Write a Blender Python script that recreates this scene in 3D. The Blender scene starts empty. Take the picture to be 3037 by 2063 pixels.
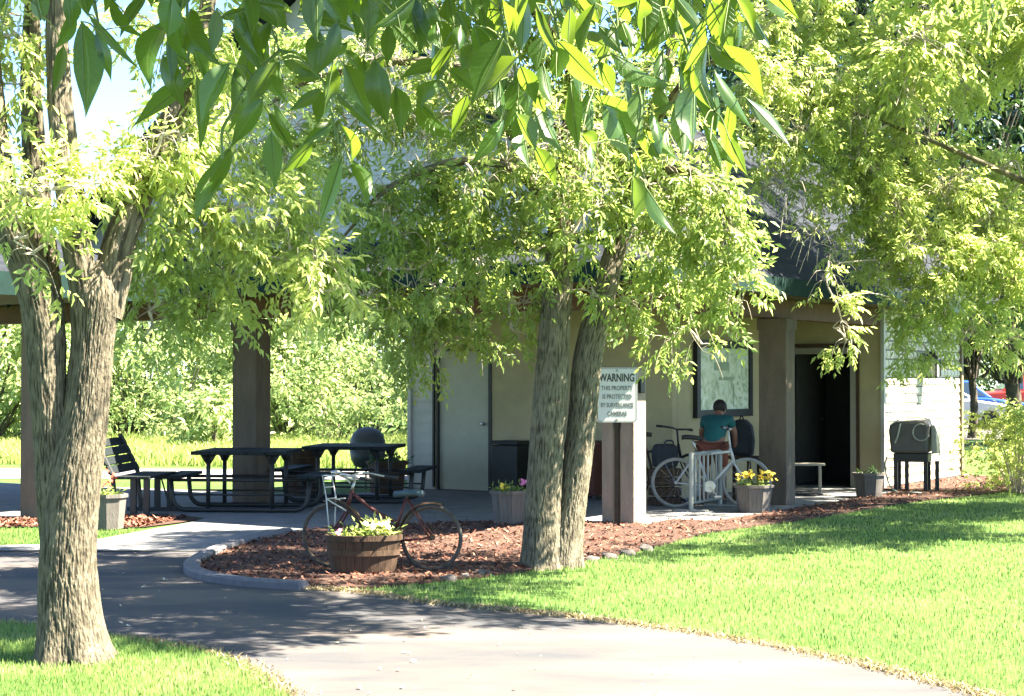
import bpy, bmesh, math, random
import numpy as np
from mathutils import Vector, Matrix, noise as mnoise

random.seed(7)
rng = np.random.default_rng(11)
PI = math.pi
S = bpy.context.scene
COL = S.collection

# ------------------------------------------------------------------ camera maths
F = 5000.0; CX = 1518.5; CY = 1031.5; EYE = 1.67
TILT = math.atan(89.5 / F)

def P(px, py, D):
    """point seen at photo pixel (px,py) standing D metres away"""
    a = (px - CX) / F; b = (CY - py) / F
    y = math.cos(TILT) - b * math.sin(TILT); z = math.sin(TILT) + b * math.cos(TILT)
    k = D / y
    return Vector((a * k, D, EYE + z * k))

def G(px, py, z=0.0):
    a = (px - CX) / F; b = (CY - py) / F
    y = math.cos(TILT) - b * math.sin(TILT); zz = math.sin(TILT) + b * math.cos(TILT)
    k = (z - EYE) / zz
    return Vector((a * k, y * k, z))

# pavilion frame: r = right along the front, v = into the building
TH = math.radians(32.5); BO = Vector((1.28, 19.2, 0))
def W(r, v, z=0.0):
    return Vector((BO.x + r * math.cos(TH) + v * math.sin(TH), BO.y - r * math.sin(TH) + v * math.cos(TH), z))

# ------------------------------------------------------------------ materials
def newmat(name):
    m = bpy.data.materials.new(name); m.use_nodes = True
    nt = m.node_tree; b = nt.nodes['Principled BSDF']
    return m, nt, b

def N(nt, t, **kw):
    n = nt.nodes.new(t)
    for k, v in kw.items():
        if k in n.inputs: n.inputs[k].default_value = v
        else: setattr(n, k, v)
    return n

def ramp(nt, fac, stops):
    r = nt.nodes.new('ShaderNodeValToRGB')
    el = r.color_ramp.elements
    while len(el) < len(stops): el.new(0.5)
    for e, (p, c) in zip(el, stops):
        e.position = p; e.color = (*c, 1)
    nt.links.new(fac, r.inputs[0])
    return r.outputs[0]

def mat(name, col, rough=0.7, metal=0.0, var=0.25, scale=6.0, bump=0.0, bscale=40.0, stretch=(1, 1, 1), spec=0.4):
    m, nt, b = newmat(name)
    tc = N(nt, 'ShaderNodeTexCoord'); mp = N(nt, 'ShaderNodeMapping')
    mp.inputs['Scale'].default_value = stretch
    nt.links.new(tc.outputs['Object'], mp.inputs[0])
    nz = N(nt, 'ShaderNodeTexNoise', Scale=scale, Detail=6.0, Roughness=0.65)
    nt.links.new(mp.outputs[0], nz.inputs['Vector'])
    lo = tuple(max(0, c * (1 - var)) for c in col); hi = tuple(min(1, c * (1 + var)) for c in col)
    c = ramp(nt, nz.outputs['Fac'], [(0.3, lo), (0.7, hi)])
    nt.links.new(c, b.inputs['Base Color'])
    b.inputs['Roughness'].default_value = rough; b.inputs['Metallic'].default_value = metal
    b.inputs['Specular IOR Level'].default_value = spec
    if bump > 0:
        n2 = N(nt, 'ShaderNodeTexNoise', Scale=bscale, Detail=4.0)
        nt.links.new(mp.outputs[0], n2.inputs['Vector'])
        bp = N(nt, 'ShaderNodeBump', Strength=bump, Distance=0.02)
        nt.links.new(n2.outputs['Fac'], bp.inputs['Height']); nt.links.new(bp.outputs[0], b.inputs['Normal'])
    return m

def leafmat(name, stops, trans=(0.3, 0.5, 0.05), tw=0.42, rough=0.42, spec=0.5):
    m, nt, b = newmat(name)
    at = N(nt, 'ShaderNodeAttribute', attribute_name='rnd')
    c = ramp(nt, at.outputs['Fac'], stops)
    nt.links.new(c, b.inputs['Base Color'])
    b.inputs['Roughness'].default_value = rough; b.inputs['Specular IOR Level'].default_value = spec
    tr = N(nt, 'ShaderNodeBsdfTranslucent')
    mx = N(nt, 'ShaderNodeMixRGB', blend_type='MULTIPLY'); mx.inputs[0].default_value = 0.0
    hs = N(nt, 'ShaderNodeMixRGB'); hs.inputs[0].default_value = 0.65
    nt.links.new(c, hs.inputs[1]); hs.inputs[2].default_value = (*trans, 1)
    nt.links.new(hs.outputs[0], tr.inputs['Color'])
    ms = N(nt, 'ShaderNodeMixShader'); ms.inputs[0].default_value = tw
    out = nt.nodes['Material Output']
    nt.links.new(b.outputs[0], ms.inputs[1]); nt.links.new(tr.outputs[0], ms.inputs[2]); nt.links.new(ms.outputs[0], out.inputs[0])
    return m

M = {}
def barkmat(name, stops):
    m = mat(name, (.5, .5, .5), 0.92, var=0.0, scale=9, bump=1.0, bscale=70, stretch=(1, 1, 0.3), spec=0.12)
    nt = m.node_tree; b = nt.nodes['Principled BSDF']
    at = N(nt, 'ShaderNodeAttribute', attribute_name='rid'); c = ramp(nt, at.outputs['Fac'], stops)
    tc = N(nt, 'ShaderNodeTexCoord'); nz = N(nt, 'ShaderNodeTexNoise', Scale=7.0, Detail=6.0, Roughness=0.7); nt.links.new(tc.outputs['Object'], nz.inputs['Vector'])
    v = ramp(nt, nz.outputs['Fac'], [(0.3, (0.72, 0.72, 0.66)), (0.7, (1.2, 1.17, 1.1))])
    mx = N(nt, 'ShaderNodeMixRGB', blend_type='MULTIPLY'); mx.inputs[0].default_value = 1
    nt.links.new(c, mx.inputs[1]); nt.links.new(v, mx.inputs[2]); nt.links.new(mx.outputs[0], b.inputs['Base Color'])
    return m
M['bark'] = barkmat('bark', [(0.02, (0.044, 0.038, 0.029)), (0.25, (0.092, 0.081, 0.060)), (0.7, (0.140, 0.124, 0.094))])
M['bark2'] = barkmat('bark_centre', [(0.02, (0.052, 0.046, 0.036)), (0.25, (0.110, 0.098, 0.075)), (0.7, (0.162, 0.146, 0.113))])
M['barkdark'] = mat('bark_dark', (0.08, 0.07, 0.055), 0.95, var=0.4, scale=5, bump=0.6, bscale=20, spec=0.1)
M['greentwig'] = mat('green_twig', (0.10, 0.14, 0.04), 0.6, var=0.25)
M['twig'] = mat('twig', (0.3680, 0.3200, 0.2560), 0.8, var=0.3, scale=14, spec=0.2)
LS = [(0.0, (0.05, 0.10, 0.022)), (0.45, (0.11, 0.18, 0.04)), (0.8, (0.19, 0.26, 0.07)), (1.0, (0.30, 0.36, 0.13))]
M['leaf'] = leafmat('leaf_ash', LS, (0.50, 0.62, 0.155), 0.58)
M['leaf_y'] = leafmat('leaf_pale', [(0, (0.09, 0.175, 0.04)), (0.5, (0.215, 0.305, 0.08)), (1, (0.36, 0.42, 0.14))], (0.65, 0.74, 0.22), 0.66)  # leaves in a paler, yellower green
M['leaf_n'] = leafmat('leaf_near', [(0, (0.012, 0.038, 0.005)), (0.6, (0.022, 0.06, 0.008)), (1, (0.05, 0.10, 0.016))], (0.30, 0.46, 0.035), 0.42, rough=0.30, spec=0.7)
def veins(m):
    nt = m.node_tree; b = nt.nodes['Principled BSDF']
    u = N(nt, 'ShaderNodeAttribute', attribute_name='lu'); v = N(nt, 'ShaderNodeAttribute', attribute_name='lv')
    def mth(op, a, b_=None):
        n = nt.nodes.new('ShaderNodeMath'); n.operation = op
        for i, x in enumerate((a, b_)):
            if x is None: continue
            if isinstance(x, (int, float)): n.inputs[i].default_value = x
            else: nt.links.new(x, n.inputs[i])
        return n.outputs[0]
    av = mth('ABSOLUTE', v.outputs['Fac']); ph = mth('SUBTRACT', mth('MULTIPLY', u.outputs['Fac'], 11.0), mth('MULTIPLY', av, 1.6))
    fr = mth('ABSOLUTE', mth('SUBTRACT', mth('FRACT', ph), .5)); side = mth('GREATER_THAN', fr, .44); mid = mth('LESS_THAN', av, .07)
    vein = mth('MAXIMUM', mth('MULTIPLY', side, .45), mid)
    old = b.inputs['Base Color'].links[0].from_socket; mx = N(nt, 'ShaderNodeMixRGB'); nt.links.new(mth('MULTIPLY', vein, .6), mx.inputs[0]); nt.links.new(old, mx.inputs[1]); mx.inputs[2].default_value = (.10, .15, .05, 1)
    tc = N(nt, 'ShaderNodeTexCoord'); nz = N(nt, 'ShaderNodeTexNoise', Scale=22.0, Detail=4.0); nt.links.new(tc.outputs['Object'], nz.inputs['Vector'])
    vr = ramp(nt, nz.outputs['Fac'], [(.3, (.7, .72, .6)), (.7, (1.25, 1.2, 1.2))]); m2 = N(nt, 'ShaderNodeMixRGB', blend_type='MULTIPLY'); m2.inputs[0].default_value = 1
    nt.links.new(mx.outputs[0], m2.inputs[1]); nt.links.new(vr, m2.inputs[2]); nt.links.new(m2.outputs[0], b.inputs['Base Color'])
    bp = N(nt, 'ShaderNodeBump', Strength=.5, Distance=.002); bp.invert = True; nt.links.new(vein, bp.inputs['Height']); nt.links.new(bp.outputs[0], b.inputs['Normal'])
veins(M['leaf_n'])
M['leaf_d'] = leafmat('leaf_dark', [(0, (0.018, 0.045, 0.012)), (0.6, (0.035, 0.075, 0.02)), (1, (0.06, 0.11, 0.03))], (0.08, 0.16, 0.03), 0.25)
M['leaf_b'] = leafmat('leaf_bush', [(0, (0.05, 0.10, 0.03)), (0.5, (0.17, 0.26, 0.08)), (1, (0.36, 0.43, 0.18))], (0.5, 0.62, 0.24), 0.5)
M['grassblade'] = leafmat('grass_blade', [(0, (0.075, 0.155, 0.036)), (0.5, (0.152, 0.24, 0.062)), (0.86, (0.225, 0.295, 0.10)), (1, (0.34, 0.32, 0.16))], (0.38, 0.53, 0.15), 0.42, rough=0.5, spec=0.3)
M['meadowblade'] = leafmat('meadow_blade', [(0, (0.13, 0.21, 0.04)), (0.5, (0.22, 0.30, 0.07)), (1, (0.38, 0.40, 0.16))], (0.42, 0.5, 0.14), 0.4, rough=0.5, spec=0.2)
M['straw'] = leafmat('straw', [(0, (0.13, 0.095, 0.05)), (0.6, (0.26, 0.21, 0.12)), (1, (0.38, 0.33, 0.21))], (0.5, 0.4, 0.2), 0.2, rough=0.7, spec=0.2)
M['concrete'] = mat('concrete', (0.1515, 0.1515, 0.1487), 0.9, var=0.24, scale=3, bump=0.15, bscale=90)
M['kerb'] = mat('kerb_concrete', (0.1080, 0.1060, 0.1160), 0.9, var=0.2, scale=12, bump=0.3, bscale=70)
M['stone'] = mat('stone', (0.0960, 0.0864, 0.0792), 0.9, var=0.3, scale=9, bump=0.5, bscale=24)
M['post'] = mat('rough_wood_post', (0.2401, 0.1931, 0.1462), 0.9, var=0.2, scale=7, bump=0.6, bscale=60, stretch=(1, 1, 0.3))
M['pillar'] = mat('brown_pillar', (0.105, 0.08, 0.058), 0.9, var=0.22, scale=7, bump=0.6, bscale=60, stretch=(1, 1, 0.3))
M['beam'] = mat('brown_beam', (0.0910, 0.0434, 0.0210), 0.75, var=0.3, scale=8, stretch=(0.2, 1, 1))
M['fascia'] = mat('green_fascia', (0.0081, 0.0225, 0.0198), 0.85, var=0.18, scale=5, spec=0.1)
M['soffit'] = mat('soffit', (0.0720, 0.0510, 0.0300), 0.9, var=0.2)
M['white'] = mat('white_siding', (0.3818, 0.3893, 0.3672), 0.6, var=0.15, scale=2)
M['tanwall'] = mat('tan_wall', (0.3366, 0.2870, 0.1682), 0.85, var=0.15, scale=2, bump=0.1, bscale=80)
M['door'] = mat('grey_door', (0.3222, 0.3222, 0.2506), 0.55, var=0.06)
M['dark'] = mat('dark_metal', (0.0160, 0.0176, 0.0176), 0.5, var=0.2)
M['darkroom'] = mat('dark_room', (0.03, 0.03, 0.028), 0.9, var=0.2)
M['trim'] = mat('door_trim', (0.2268, 0.2106, 0.1674), 0.6, var=0.08)
M['brownwood'] = mat('brown_wood', (0.0527, 0.0290, 0.0148), 0.8, var=0.4, scale=10, bump=0.3, bscale=40, stretch=(3, 3, 0.4))
M['greywood'] = mat('weathered_wood', (0.1054, 0.0949, 0.0843), 0.85, var=0.28, scale=9, bump=0.35, bscale=50, stretch=(3, 3, 0.3))
M['redwood'] = mat('red_wood', (0.0816, 0.0229, 0.0127), 0.7, var=0.3)
M['tabletop'] = mat('green_table_coat', (0.0096, 0.0144, 0.0154), 0.8, var=0.25, scale=20, spec=0.2)
M['soil'] = mat('soil', (0.03, 0.022, 0.015), 1.0, var=0.4, scale=30)
M['rubber'] = mat('rubber', (0.018, 0.018, 0.019), 0.75, var=0.2)
M['oldtyre'] = mat('old_tyre', (0.06, 0.052, 0.045), 0.85, var=0.4, scale=20)
M['chrome'] = mat('worn_chrome', (0.3750, 0.3675, 0.3450), 0.3, metal=0.9, var=0.25, scale=25)
M['rust'] = mat('rusty_steel', (0.1011, 0.0595, 0.0357), 0.7, metal=0.4, var=0.5, scale=25)
M['redpaint'] = mat('faded_red_paint', (0.0731, 0.0146, 0.0122), 0.55, var=0.35, scale=20)
M['whitepaint'] = mat('white_paint', (0.4284, 0.4284, 0.4165), 0.4, var=0.06)
M['bluesaddle'] = mat('blue_saddle', (0.0350, 0.0630, 0.0840), 0.6, var=0.3)
M['palemetal'] = mat('galvanised', (0.2420, 0.2552, 0.2332), 0.5, metal=0.3, var=0.1, scale=10)
M['paletyre'] = mat('grey_tyre', (0.1963, 0.1963, 0.1845), 0.7, var=0.15)
M['signface'] = mat('sign_face', (0.4488, 0.4712, 0.4600), 0.45, var=0.03)
M['signink'] = mat('sign_ink', (0.03, 0.04, 0.035), 0.6, var=0.1)
M['signink2'] = mat('sign_small_ink', (0.10, 0.115, 0.105), 0.6, var=0.1)
M['steelpost'] = mat('dark_steel_post', (0.045, 0.036, 0.028), 0.7, var=0.3, metal=0.3)
M['grill'] = mat('grill_cover', (0.0620, 0.0620, 0.0589), 0.55, var=0.2, scale=8)
M['domed'] = mat('dome_black', (0.035, 0.045, 0.045), 0.55, var=0.2)
M['glass'] = mat('car_glass', (0.03, 0.05, 0.07), 0.08, var=0.1, spec=0.8)
M['carwhite'] = mat('car_white', (0.5250, 0.5320, 0.5460), 0.25, var=0.02)
M['carblue'] = mat('car_blue', (0.03, 0.10, 0.40), 0.25, var=0.05)
M['carred'] = mat('car_red', (0.55, 0.04, 0.03), 0.3, var=0.05)
M['skin'] = mat('skin', (0.2142, 0.1011, 0.0654), 0.6, var=0.08)
M['teal'] = mat('teal_shirt', (0.0090, 0.0840, 0.0900), 0.85, var=0.12, bump=0.2, bscale=15)
M['darkcloth'] = mat('dark_cloth', (0.02, 0.024, 0.03), 0.9, var=0.2)
M['rustcloth'] = mat('rust_cloth', (0.1360, 0.0400, 0.0240), 0.9, var=0.2)
M['hair'] = mat('hair', (0.015, 0.011, 0.009), 0.7, var=0.3)
M['yellow'] = mat('yellow_petals', (0.75, 0.55, 0.06), 0.7, var=0.2, scale=30)
M['pink'] = mat('pink_petals', (0.65, 0.22, 0.45), 0.7, var=0.2, scale=30)
M['cream'] = mat('cream_petals', (0.6240, 0.5920, 0.3200), 0.7, var=0.15, scale=30)
M['redpetal'] = mat('red_petals', (0.5, 0.06, 0.03), 0.7, var=0.2, scale=30)
M['hose'] = mat('hose_grey', (0.25, 0.28, 0.25), 0.5, var=0.1)
M['lampglass'] = mat('lamp_glass', (0.35, 0.40, 0.36), 0.2, var=0.1)
M['mulchbase'] = mat('mulch_soil', (0.055, 0.028, 0.018), 1.0, var=0.5, scale=25, bump=0.8, bscale=60)
M['chip'] = leafmat('mulch_chip', [(0, (0.05, 0.022, 0.015)), (0.5, (0.145, 0.058, 0.036)), (0.85, (0.23, 0.10, 0.065)), (1, (0.36, 0.22, 0.15))], (0.2, 0.1, 0.05), 0.0, rough=0.85, spec=0.2)

def lawnmat():
    m, nt, b = newmat('lawn_ground')
    tc = N(nt, 'ShaderNodeTexCoord')
    n1 = N(nt, 'ShaderNodeTexNoise', Scale=0.35, Detail=8.0, Roughness=0.7); nt.links.new(tc.outputs['Object'], n1.inputs['Vector'])
    n2 = N(nt, 'ShaderNodeTexNoise', Scale=30.0, Detail=5.0, Roughness=0.7); nt.links.new(tc.outputs['Object'], n2.inputs['Vector'])
    c1 = ramp(nt, n1.outputs['Fac'], [(0.3, (0.06, 0.125, 0.024)), (0.7, (0.105, 0.18, 0.042))])
    c2 = ramp(nt, n2.outputs['Fac'], [(0.3, (0.45, 0.5, 0.4)), (0.7, (1.0, 1.0, 1.0))])
    mx = N(nt, 'ShaderNodeMixRGB', blend_type='MULTIPLY'); mx.inputs[0].default_value = 1
    nt.links.new(c1, mx.inputs[1]); nt.links.new(c2, mx.inputs[2]); nt.links.new(mx.outputs[0], b.inputs['Base Color'])
    b.inputs['Roughness'].default_value = 0.9; b.inputs['Specular IOR Level'].default_value = 0.2
    bp = N(nt, 'ShaderNodeBump', Strength=0.7, Distance=0.05); nt.links.new(n2.outputs['Fac'], bp.inputs['Height']); nt.links.new(bp.outputs[0], b.inputs['Normal'])
    return m
M['lawn'] = lawnmat()

def asphaltmat():
    m, nt, b = newmat('asphalt')
    tc = N(nt, 'ShaderNodeTexCoord')
    mp = N(nt, 'ShaderNodeMapping'); mp.inputs['Scale'].default_value = (0.45, 1.3, 1); nt.links.new(tc.outputs['Object'], mp.inputs[0])
    n1 = N(nt, 'ShaderNodeTexNoise', Scale=1.1, Detail=7.0, Roughness=0.62); nt.links.new(mp.outputs[0], n1.inputs['Vector'])
    n2 = N(nt, 'ShaderNodeTexNoise', Scale=160.0, Detail=3.0, Roughness=0.7); nt.links.new(tc.outputs['Object'], n2.inputs['Vector'])
    c1 = ramp(nt, n1.outputs['Fac'], [(0.38, (0.048, 0.050, 0.056)), (0.5, (0.072, 0.067, 0.065)), (0.62, (0.108, 0.092, 0.080))])
    c2 = ramp(nt, n2.outputs['Fac'], [(0.3, (0.7, 0.7, 0.7)), (0.62, (1.0, 1.0, 1.0)), (0.75, (1.5, 1.45, 1.4))])
    mx = N(nt, 'ShaderNodeMixRGB', blend_type='MULTIPLY'); mx.inputs[0].default_value = 1
    nt.links.new(c1, mx.inputs[1]); nt.links.new(c2, mx.inputs[2]); nt.links.new(mx.outputs[0], b.inputs['Base Color'])
    b.inputs['Roughness'].default_value = 0.88; b.inputs['Specular IOR Level'].default_value = 0.3
    bp = N(nt, 'ShaderNodeBump', Strength=0.35, Distance=0.01); nt.links.new(n2.outputs['Fac'], bp.inputs['Height']); nt.links.new(bp.outputs[0], b.inputs['Normal'])
    return m
M['asphalt'] = asphaltmat()

def shinglemat():
    m, nt, b = newmat('roof_shingles')
    uv = N(nt, 'ShaderNodeUVMap')
    br = N(nt, 'ShaderNodeTexBrick', Scale=1.0)
    br.inputs['Color1'].default_value = (0.013, 0.017, 0.023, 1); br.inputs['Color2'].default_value = (0.023, 0.027, 0.034, 1)
    br.inputs['Mortar'].default_value = (0.02, 0.022, 0.026, 1)
    br.inputs['Brick Width'].default_value = 0.33; br.inputs['Row Height'].default_value = 0.14; br.inputs['Mortar Size'].default_value = 0.008
    nt.links.new(uv.outputs[0], br.inputs['Vector'])
    nz = N(nt, 'ShaderNodeTexNoise', Scale=1.3, Detail=6.0); nt.links.new(uv.outputs[0], nz.inputs['Vector'])
    c2 = ramp(nt, nz.outputs['Fac'], [(0.3, (0.7, 0.7, 0.7)), (0.7, (1.25, 1.25, 1.3))])
    mx = N(nt, 'ShaderNodeMixRGB', blend_type='MULTIPLY'); mx.inputs[0].default_value = 1
    nt.links.new(br.outputs['Color'], mx.inputs[1]); nt.links.new(c2, mx.inputs[2]); nt.links.new(mx.outputs[0], b.inputs['Base Color'])
    bp = N(nt, 'ShaderNodeBump', Strength=0.6, Distance=0.02); nt.links.new(br.outputs['Fac'], bp.inputs['Height']); bp.invert = True
    nt.links.new(bp.outputs[0], b.inputs['Normal']); b.inputs['Roughness'].default_value = 0.95; b.inputs['Specular IOR Level'].default_value = 0.15
    return m
M['shingle'] = shinglemat()

def shakemat():
    m, nt, b = newmat('white_shakes')
    uv = N(nt, 'ShaderNodeUVMap')
    br = N(nt, 'ShaderNodeTexBrick', Scale=1.0)
    br.inputs['Color1'].default_value = (0.50, 0.47, 0.36, 1); br.inputs['Color2'].default_value = (0.58, 0.55, 0.43, 1)
    br.inputs['Mortar'].default_value = (0.12, 0.10, 0.055, 1)
    br.inputs['Brick Width'].default_value = 0.17; br.inputs['Row Height'].default_value = 0.14; br.inputs['Mortar Size'].default_value = 0.014
    nt.links.new(uv.outputs[0], br.inputs['Vector']); nt.links.new(br.outputs['Color'], b.inputs['Base Color'])
    b.inputs['Roughness'].default_value = 0.7
    return m
M['shake'] = shakemat()

def postermat():
    m, nt, b = newmat('map_poster')
    tc = N(nt, 'ShaderNodeTexCoord')
    vo = N(nt, 'ShaderNodeTexNoise', Scale=5.0, Detail=5.0, Distortion=1.5); nt.links.new(tc.outputs['Object'], vo.inputs['Vector'])
    c = ramp(nt, vo.outputs['Fac'], [(0.35, (0.30, 0.36, 0.24)), (0.5, (0.52, 0.58, 0.42)), (0.62, (0.62, 0.66, 0.55))])
    nt.links.new(c, b.inputs['Base Color']); b.inputs['Roughness'].default_value = 0.25
    return m
M['poster'] = postermat()

# ------------------------------------------------------------------ object helpers
def tag(o, label=None, cat=None, group=None, kind=None):
    if label: o['label'] = label
    if cat: o['category'] = cat
    if group: o['group'] = group
    if kind: o['kind'] = kind
    return o

def empty(name, loc, label=None, cat=None, group=None, rz=0.0):
    o = bpy.data.objects.new(name, None); COL.objects.link(o)
    o.location = loc; o.rotation_euler = (0, 0, rz); o.empty_display_size = 0.2
    return tag(o, label, cat, group)

def link(name, me, m, parent=None, smooth=False):
    o = bpy.data.objects.new(name, me); COL.objects.link(o)
    if m is not None: me.materials.append(m)
    if parent is not None: o.parent = parent
    if smooth: me.polygons.foreach_set('use_smooth', np.ones(len(me.polygons), bool))
    return o

def np_mesh(name, v, f, rnd=None):
    v = np.asarray(v, np.float32); f = np.asarray(f, np.int32); k = f.shape[1]
    me = bpy.data.meshes.new(name)
    me.vertices.add(len(v)); me.vertices.foreach_set('co', v.ravel())
    me.loops.add(f.size); me.loops.foreach_set('vertex_index', f.ravel())
    me.polygons.add(len(f)); me.polygons.foreach_set('loop_start', np.arange(len(f), dtype=np.int32) * k)
    me.update(calc_edges=True)
    if rnd is not None:
        a = me.attributes.new('rnd', 'FLOAT', 'FACE'); a.data.foreach_set('value', np.asarray(rnd, np.float32))
    return me

class MB:
    def __init__(s): s.v = []; s.f = []; s.att = []
    def add(s, vs, fs):
        o = len(s.v); s.v += [tuple(x) for x in vs]; s.f += [tuple(i + o for i in q) for q in fs]; return s
    def box(s, c, d, rz=0.0, rx=0.0, ry=0.0, taper=1.0):
        R = Matrix.Rotation(rz, 3, 'Z') @ Matrix.Rotation(ry, 3, 'Y') @ Matrix.Rotation(rx, 3, 'X'); vs = []
        for z in (-1, 1):
            t = taper if z > 0 else 1.0
            for x, y in ((-1, -1), (1, -1), (1, 1), (-1, 1)):
                vs.append(Vector(c) + R @ Vector((x * d[0] / 2 * t, y * d[1] / 2 * t, z * d[2] / 2)))
        return s.add(vs, [(3, 2, 1, 0), (4, 5, 6, 7), (0, 1, 5, 4), (1, 2, 6, 5), (2, 3, 7, 6), (3, 0, 4, 7)])
    def bb(s, x0, x1, y0, y1, z0, z1):
        return s.box(((x0 + x1) / 2, (y0 + y1) / 2, (z0 + z1) / 2), (abs(x1 - x0), abs(y1 - y0), abs(z1 - z0)))
    def tube(s, pts, rad, n=8, closed=False, cap=True):
        pts = [Vector(p) for p in pts]; k = len(pts)
        if not hasattr(rad, '__len__'): rad = [rad] * k
        vs = []; fs = []; up = None
        for i, p in enumerate(pts):
            a = pts[(i - 1) % k] if (closed or i > 0) else p; b = pts[(i + 1) % k] if (closed or i < k - 1) else p
            t = (b - a).normalized() if (b - a).length > 1e-9 else Vector((0, 0, 1))
            if up is None:
                up = Vector((0, 0, 1)) if abs(t.z) < 0.9 else Vector((1, 0, 0))
            x = (up - t * up.dot(t))
            if x.length < 1e-6: x = t.orthogonal()
            x.normalize(); y = t.cross(x); up = x
            for j in range(n):
                an = 2 * PI * j / n; vs.append(p + (x * math.cos(an) + y * math.sin(an)) * rad[i])
        m = k if closed else k - 1
        for i in range(m):
            for j in range(n):
                a = i * n + j; b = i * n + (j + 1) % n; c = ((i + 1) % k) * n + (j + 1) % n; d = ((i + 1) % k) * n + j
                fs.append((a, b, c, d))
        if cap and not closed:
            fs.append(tuple(range(n - 1, -1, -1))); fs.append(tuple((k - 1) * n + j for j in range(n)))
        return s.add(vs, fs)
    def lathe(s, prof, n=20, c=(0, 0, 0), axis='Z'):
        vs = []; fs = []; c = Vector(c)
        for r, h in prof:
            for j in range(n):
                a = 2 * PI * j / n; x, y = r * math.cos(a), r * math.sin(a)
                vs.append(c + (Vector((x, y, h)) if axis == 'Z' else Vector((x, h, y))))
        for i in range(len(prof) - 1):
            for j in range(n):
                fs.append((i * n + j, i * n + (j + 1) % n, (i + 1) * n + (j + 1) % n, (i + 1) * n + j))
        fs.append(tuple(range(n - 1, -1, -1))); fs.append(tuple((len(prof) - 1) * n + j for j in range(n)))
        return s.add(vs, fs)
    def prism(s, poly, a0, a1, plane='XY'):
        k = len(poly)
        def q(p, h): return (p[0], p[1], h) if plane == 'XY' else ((p[0], h, p[1]) if plane == 'XZ' else (h, p[0], p[1]))
        vs = [q(p, a0) for p in poly] + [q(p, a1) for p in poly]
        fs = [tuple(range(k - 1, -1, -1)), tuple(range(k, 2 * k))] + [(i, (i + 1) % k, k + (i + 1) % k, k + i) for i in range(k)]
        return s.add(vs, fs)
    def build(s, name, m, parent=None, smooth=False, bevel=0.0, fix=True):
        me = bpy.data.meshes.new(name); me.from_pydata(s.v, [], s.f)
        if fix:
            b = bmesh.new(); b.from_mesh(me); bmesh.ops.recalc_face_normals(b, faces=b.faces); b.to_mesh(me); b.free()
        if s.att and len(s.att) == len(s.v):
            at = me.attributes.new('rid', 'FLOAT', 'POINT'); at.data.foreach_set('value', np.array(s.att, np.float32))
        o = link(name, me, m, parent, smooth)
        if bevel > 0:
            md = o.modifiers.new('bevel', 'BEVEL'); md.width = bevel; md.segments = 2; md.limit_method = 'ANGLE'; md.angle_limit = math.radians(40)
        return o

def circle(c, r, n=28, plane='XZ', a0=0.0, a1=2 * PI, closed=True):
    out = []
    for i in range(n if closed else n + 1):
        a = a0 + (a1 - a0) * i / n
        d = (math.cos(a) * r, 0, math.sin(a) * r) if plane == 'XZ' else ((math.cos(a) * r, math.sin(a) * r, 0) if plane == 'XY' else (0, math.cos(a) * r, math.sin(a) * r))
        out.append(Vector(c) + Vector(d))
    return out

def copy_tree(o, parent=None):
    c = o.copy(); COL.objects.link(c)
    if parent is not None: c.parent = parent
    for ch in list(o.children): copy_tree(ch, c)
    return c

def smoothpath(pts, n):
    """catmull-rom through rows (any dims) -> n+1 rows"""
    p = np.array(pts, float); k = len(p)
    if k == 2:
        t = np.linspace(0, 1, n + 1)[:, None]; return p[0] * (1 - t) + p[1] * t
    e = np.vstack([2 * p[0] - p[1], p, 2 * p[-1] - p[-2]])
    out = []
    for q in np.linspace(0, k - 1 - 1e-9, n + 1):
        i = int(q); t = q - i; a, b, c, d = e[i], e[i + 1], e[i + 2], e[i + 3]
        out.append(0.5 * (2 * b + (c - a) * t + (2 * a - 5 * b + 4 * c - d) * t * t + (3 * b - a - 3 * c + d) * t ** 3))
    return np.array(out)

# ------------------------------------------------------------------ the ground
def sheet(name, pts, z, m, kind='structure', thick=0.0):
    me = bpy.data.meshes.new(name); b = bmesh.new()
    vs = [b.verts.new((p[0], p[1], z)) for p in pts]
    f = b.faces.new(vs)
    if f.normal.z < 0: f.normal_flip()
    b.normal_update()
    if f.normal.z < 0: bmesh.ops.reverse_faces(b, faces=[f])
    bmesh.ops.triangulate(b, faces=list(b.faces))
    if thick:
        r = bmesh.ops.extrude_face_region(b, geom=list(b.faces))
        vv = [e for e in r['geom'] if isinstance(e, bmesh.types.BMVert)]
        bmesh.ops.translate(b, verts=vv, vec=(0, 0, thick)); bmesh.ops.recalc_face_normals(b, faces=b.faces)
    b.to_mesh(me); b.free()
    o = link(name, me, m); o['kind'] = kind
    return o

def gp(lst): return [(G(x, y).x, G(x, y).y) for x, y in lst]
def curve2(lst, n): return [tuple(r) for r in smoothpath(lst, n)]

sheet('ground', [(-160, -30), (160, -30), (160, 260), (-160, 260)], 0.0, M['lawn'])

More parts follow.
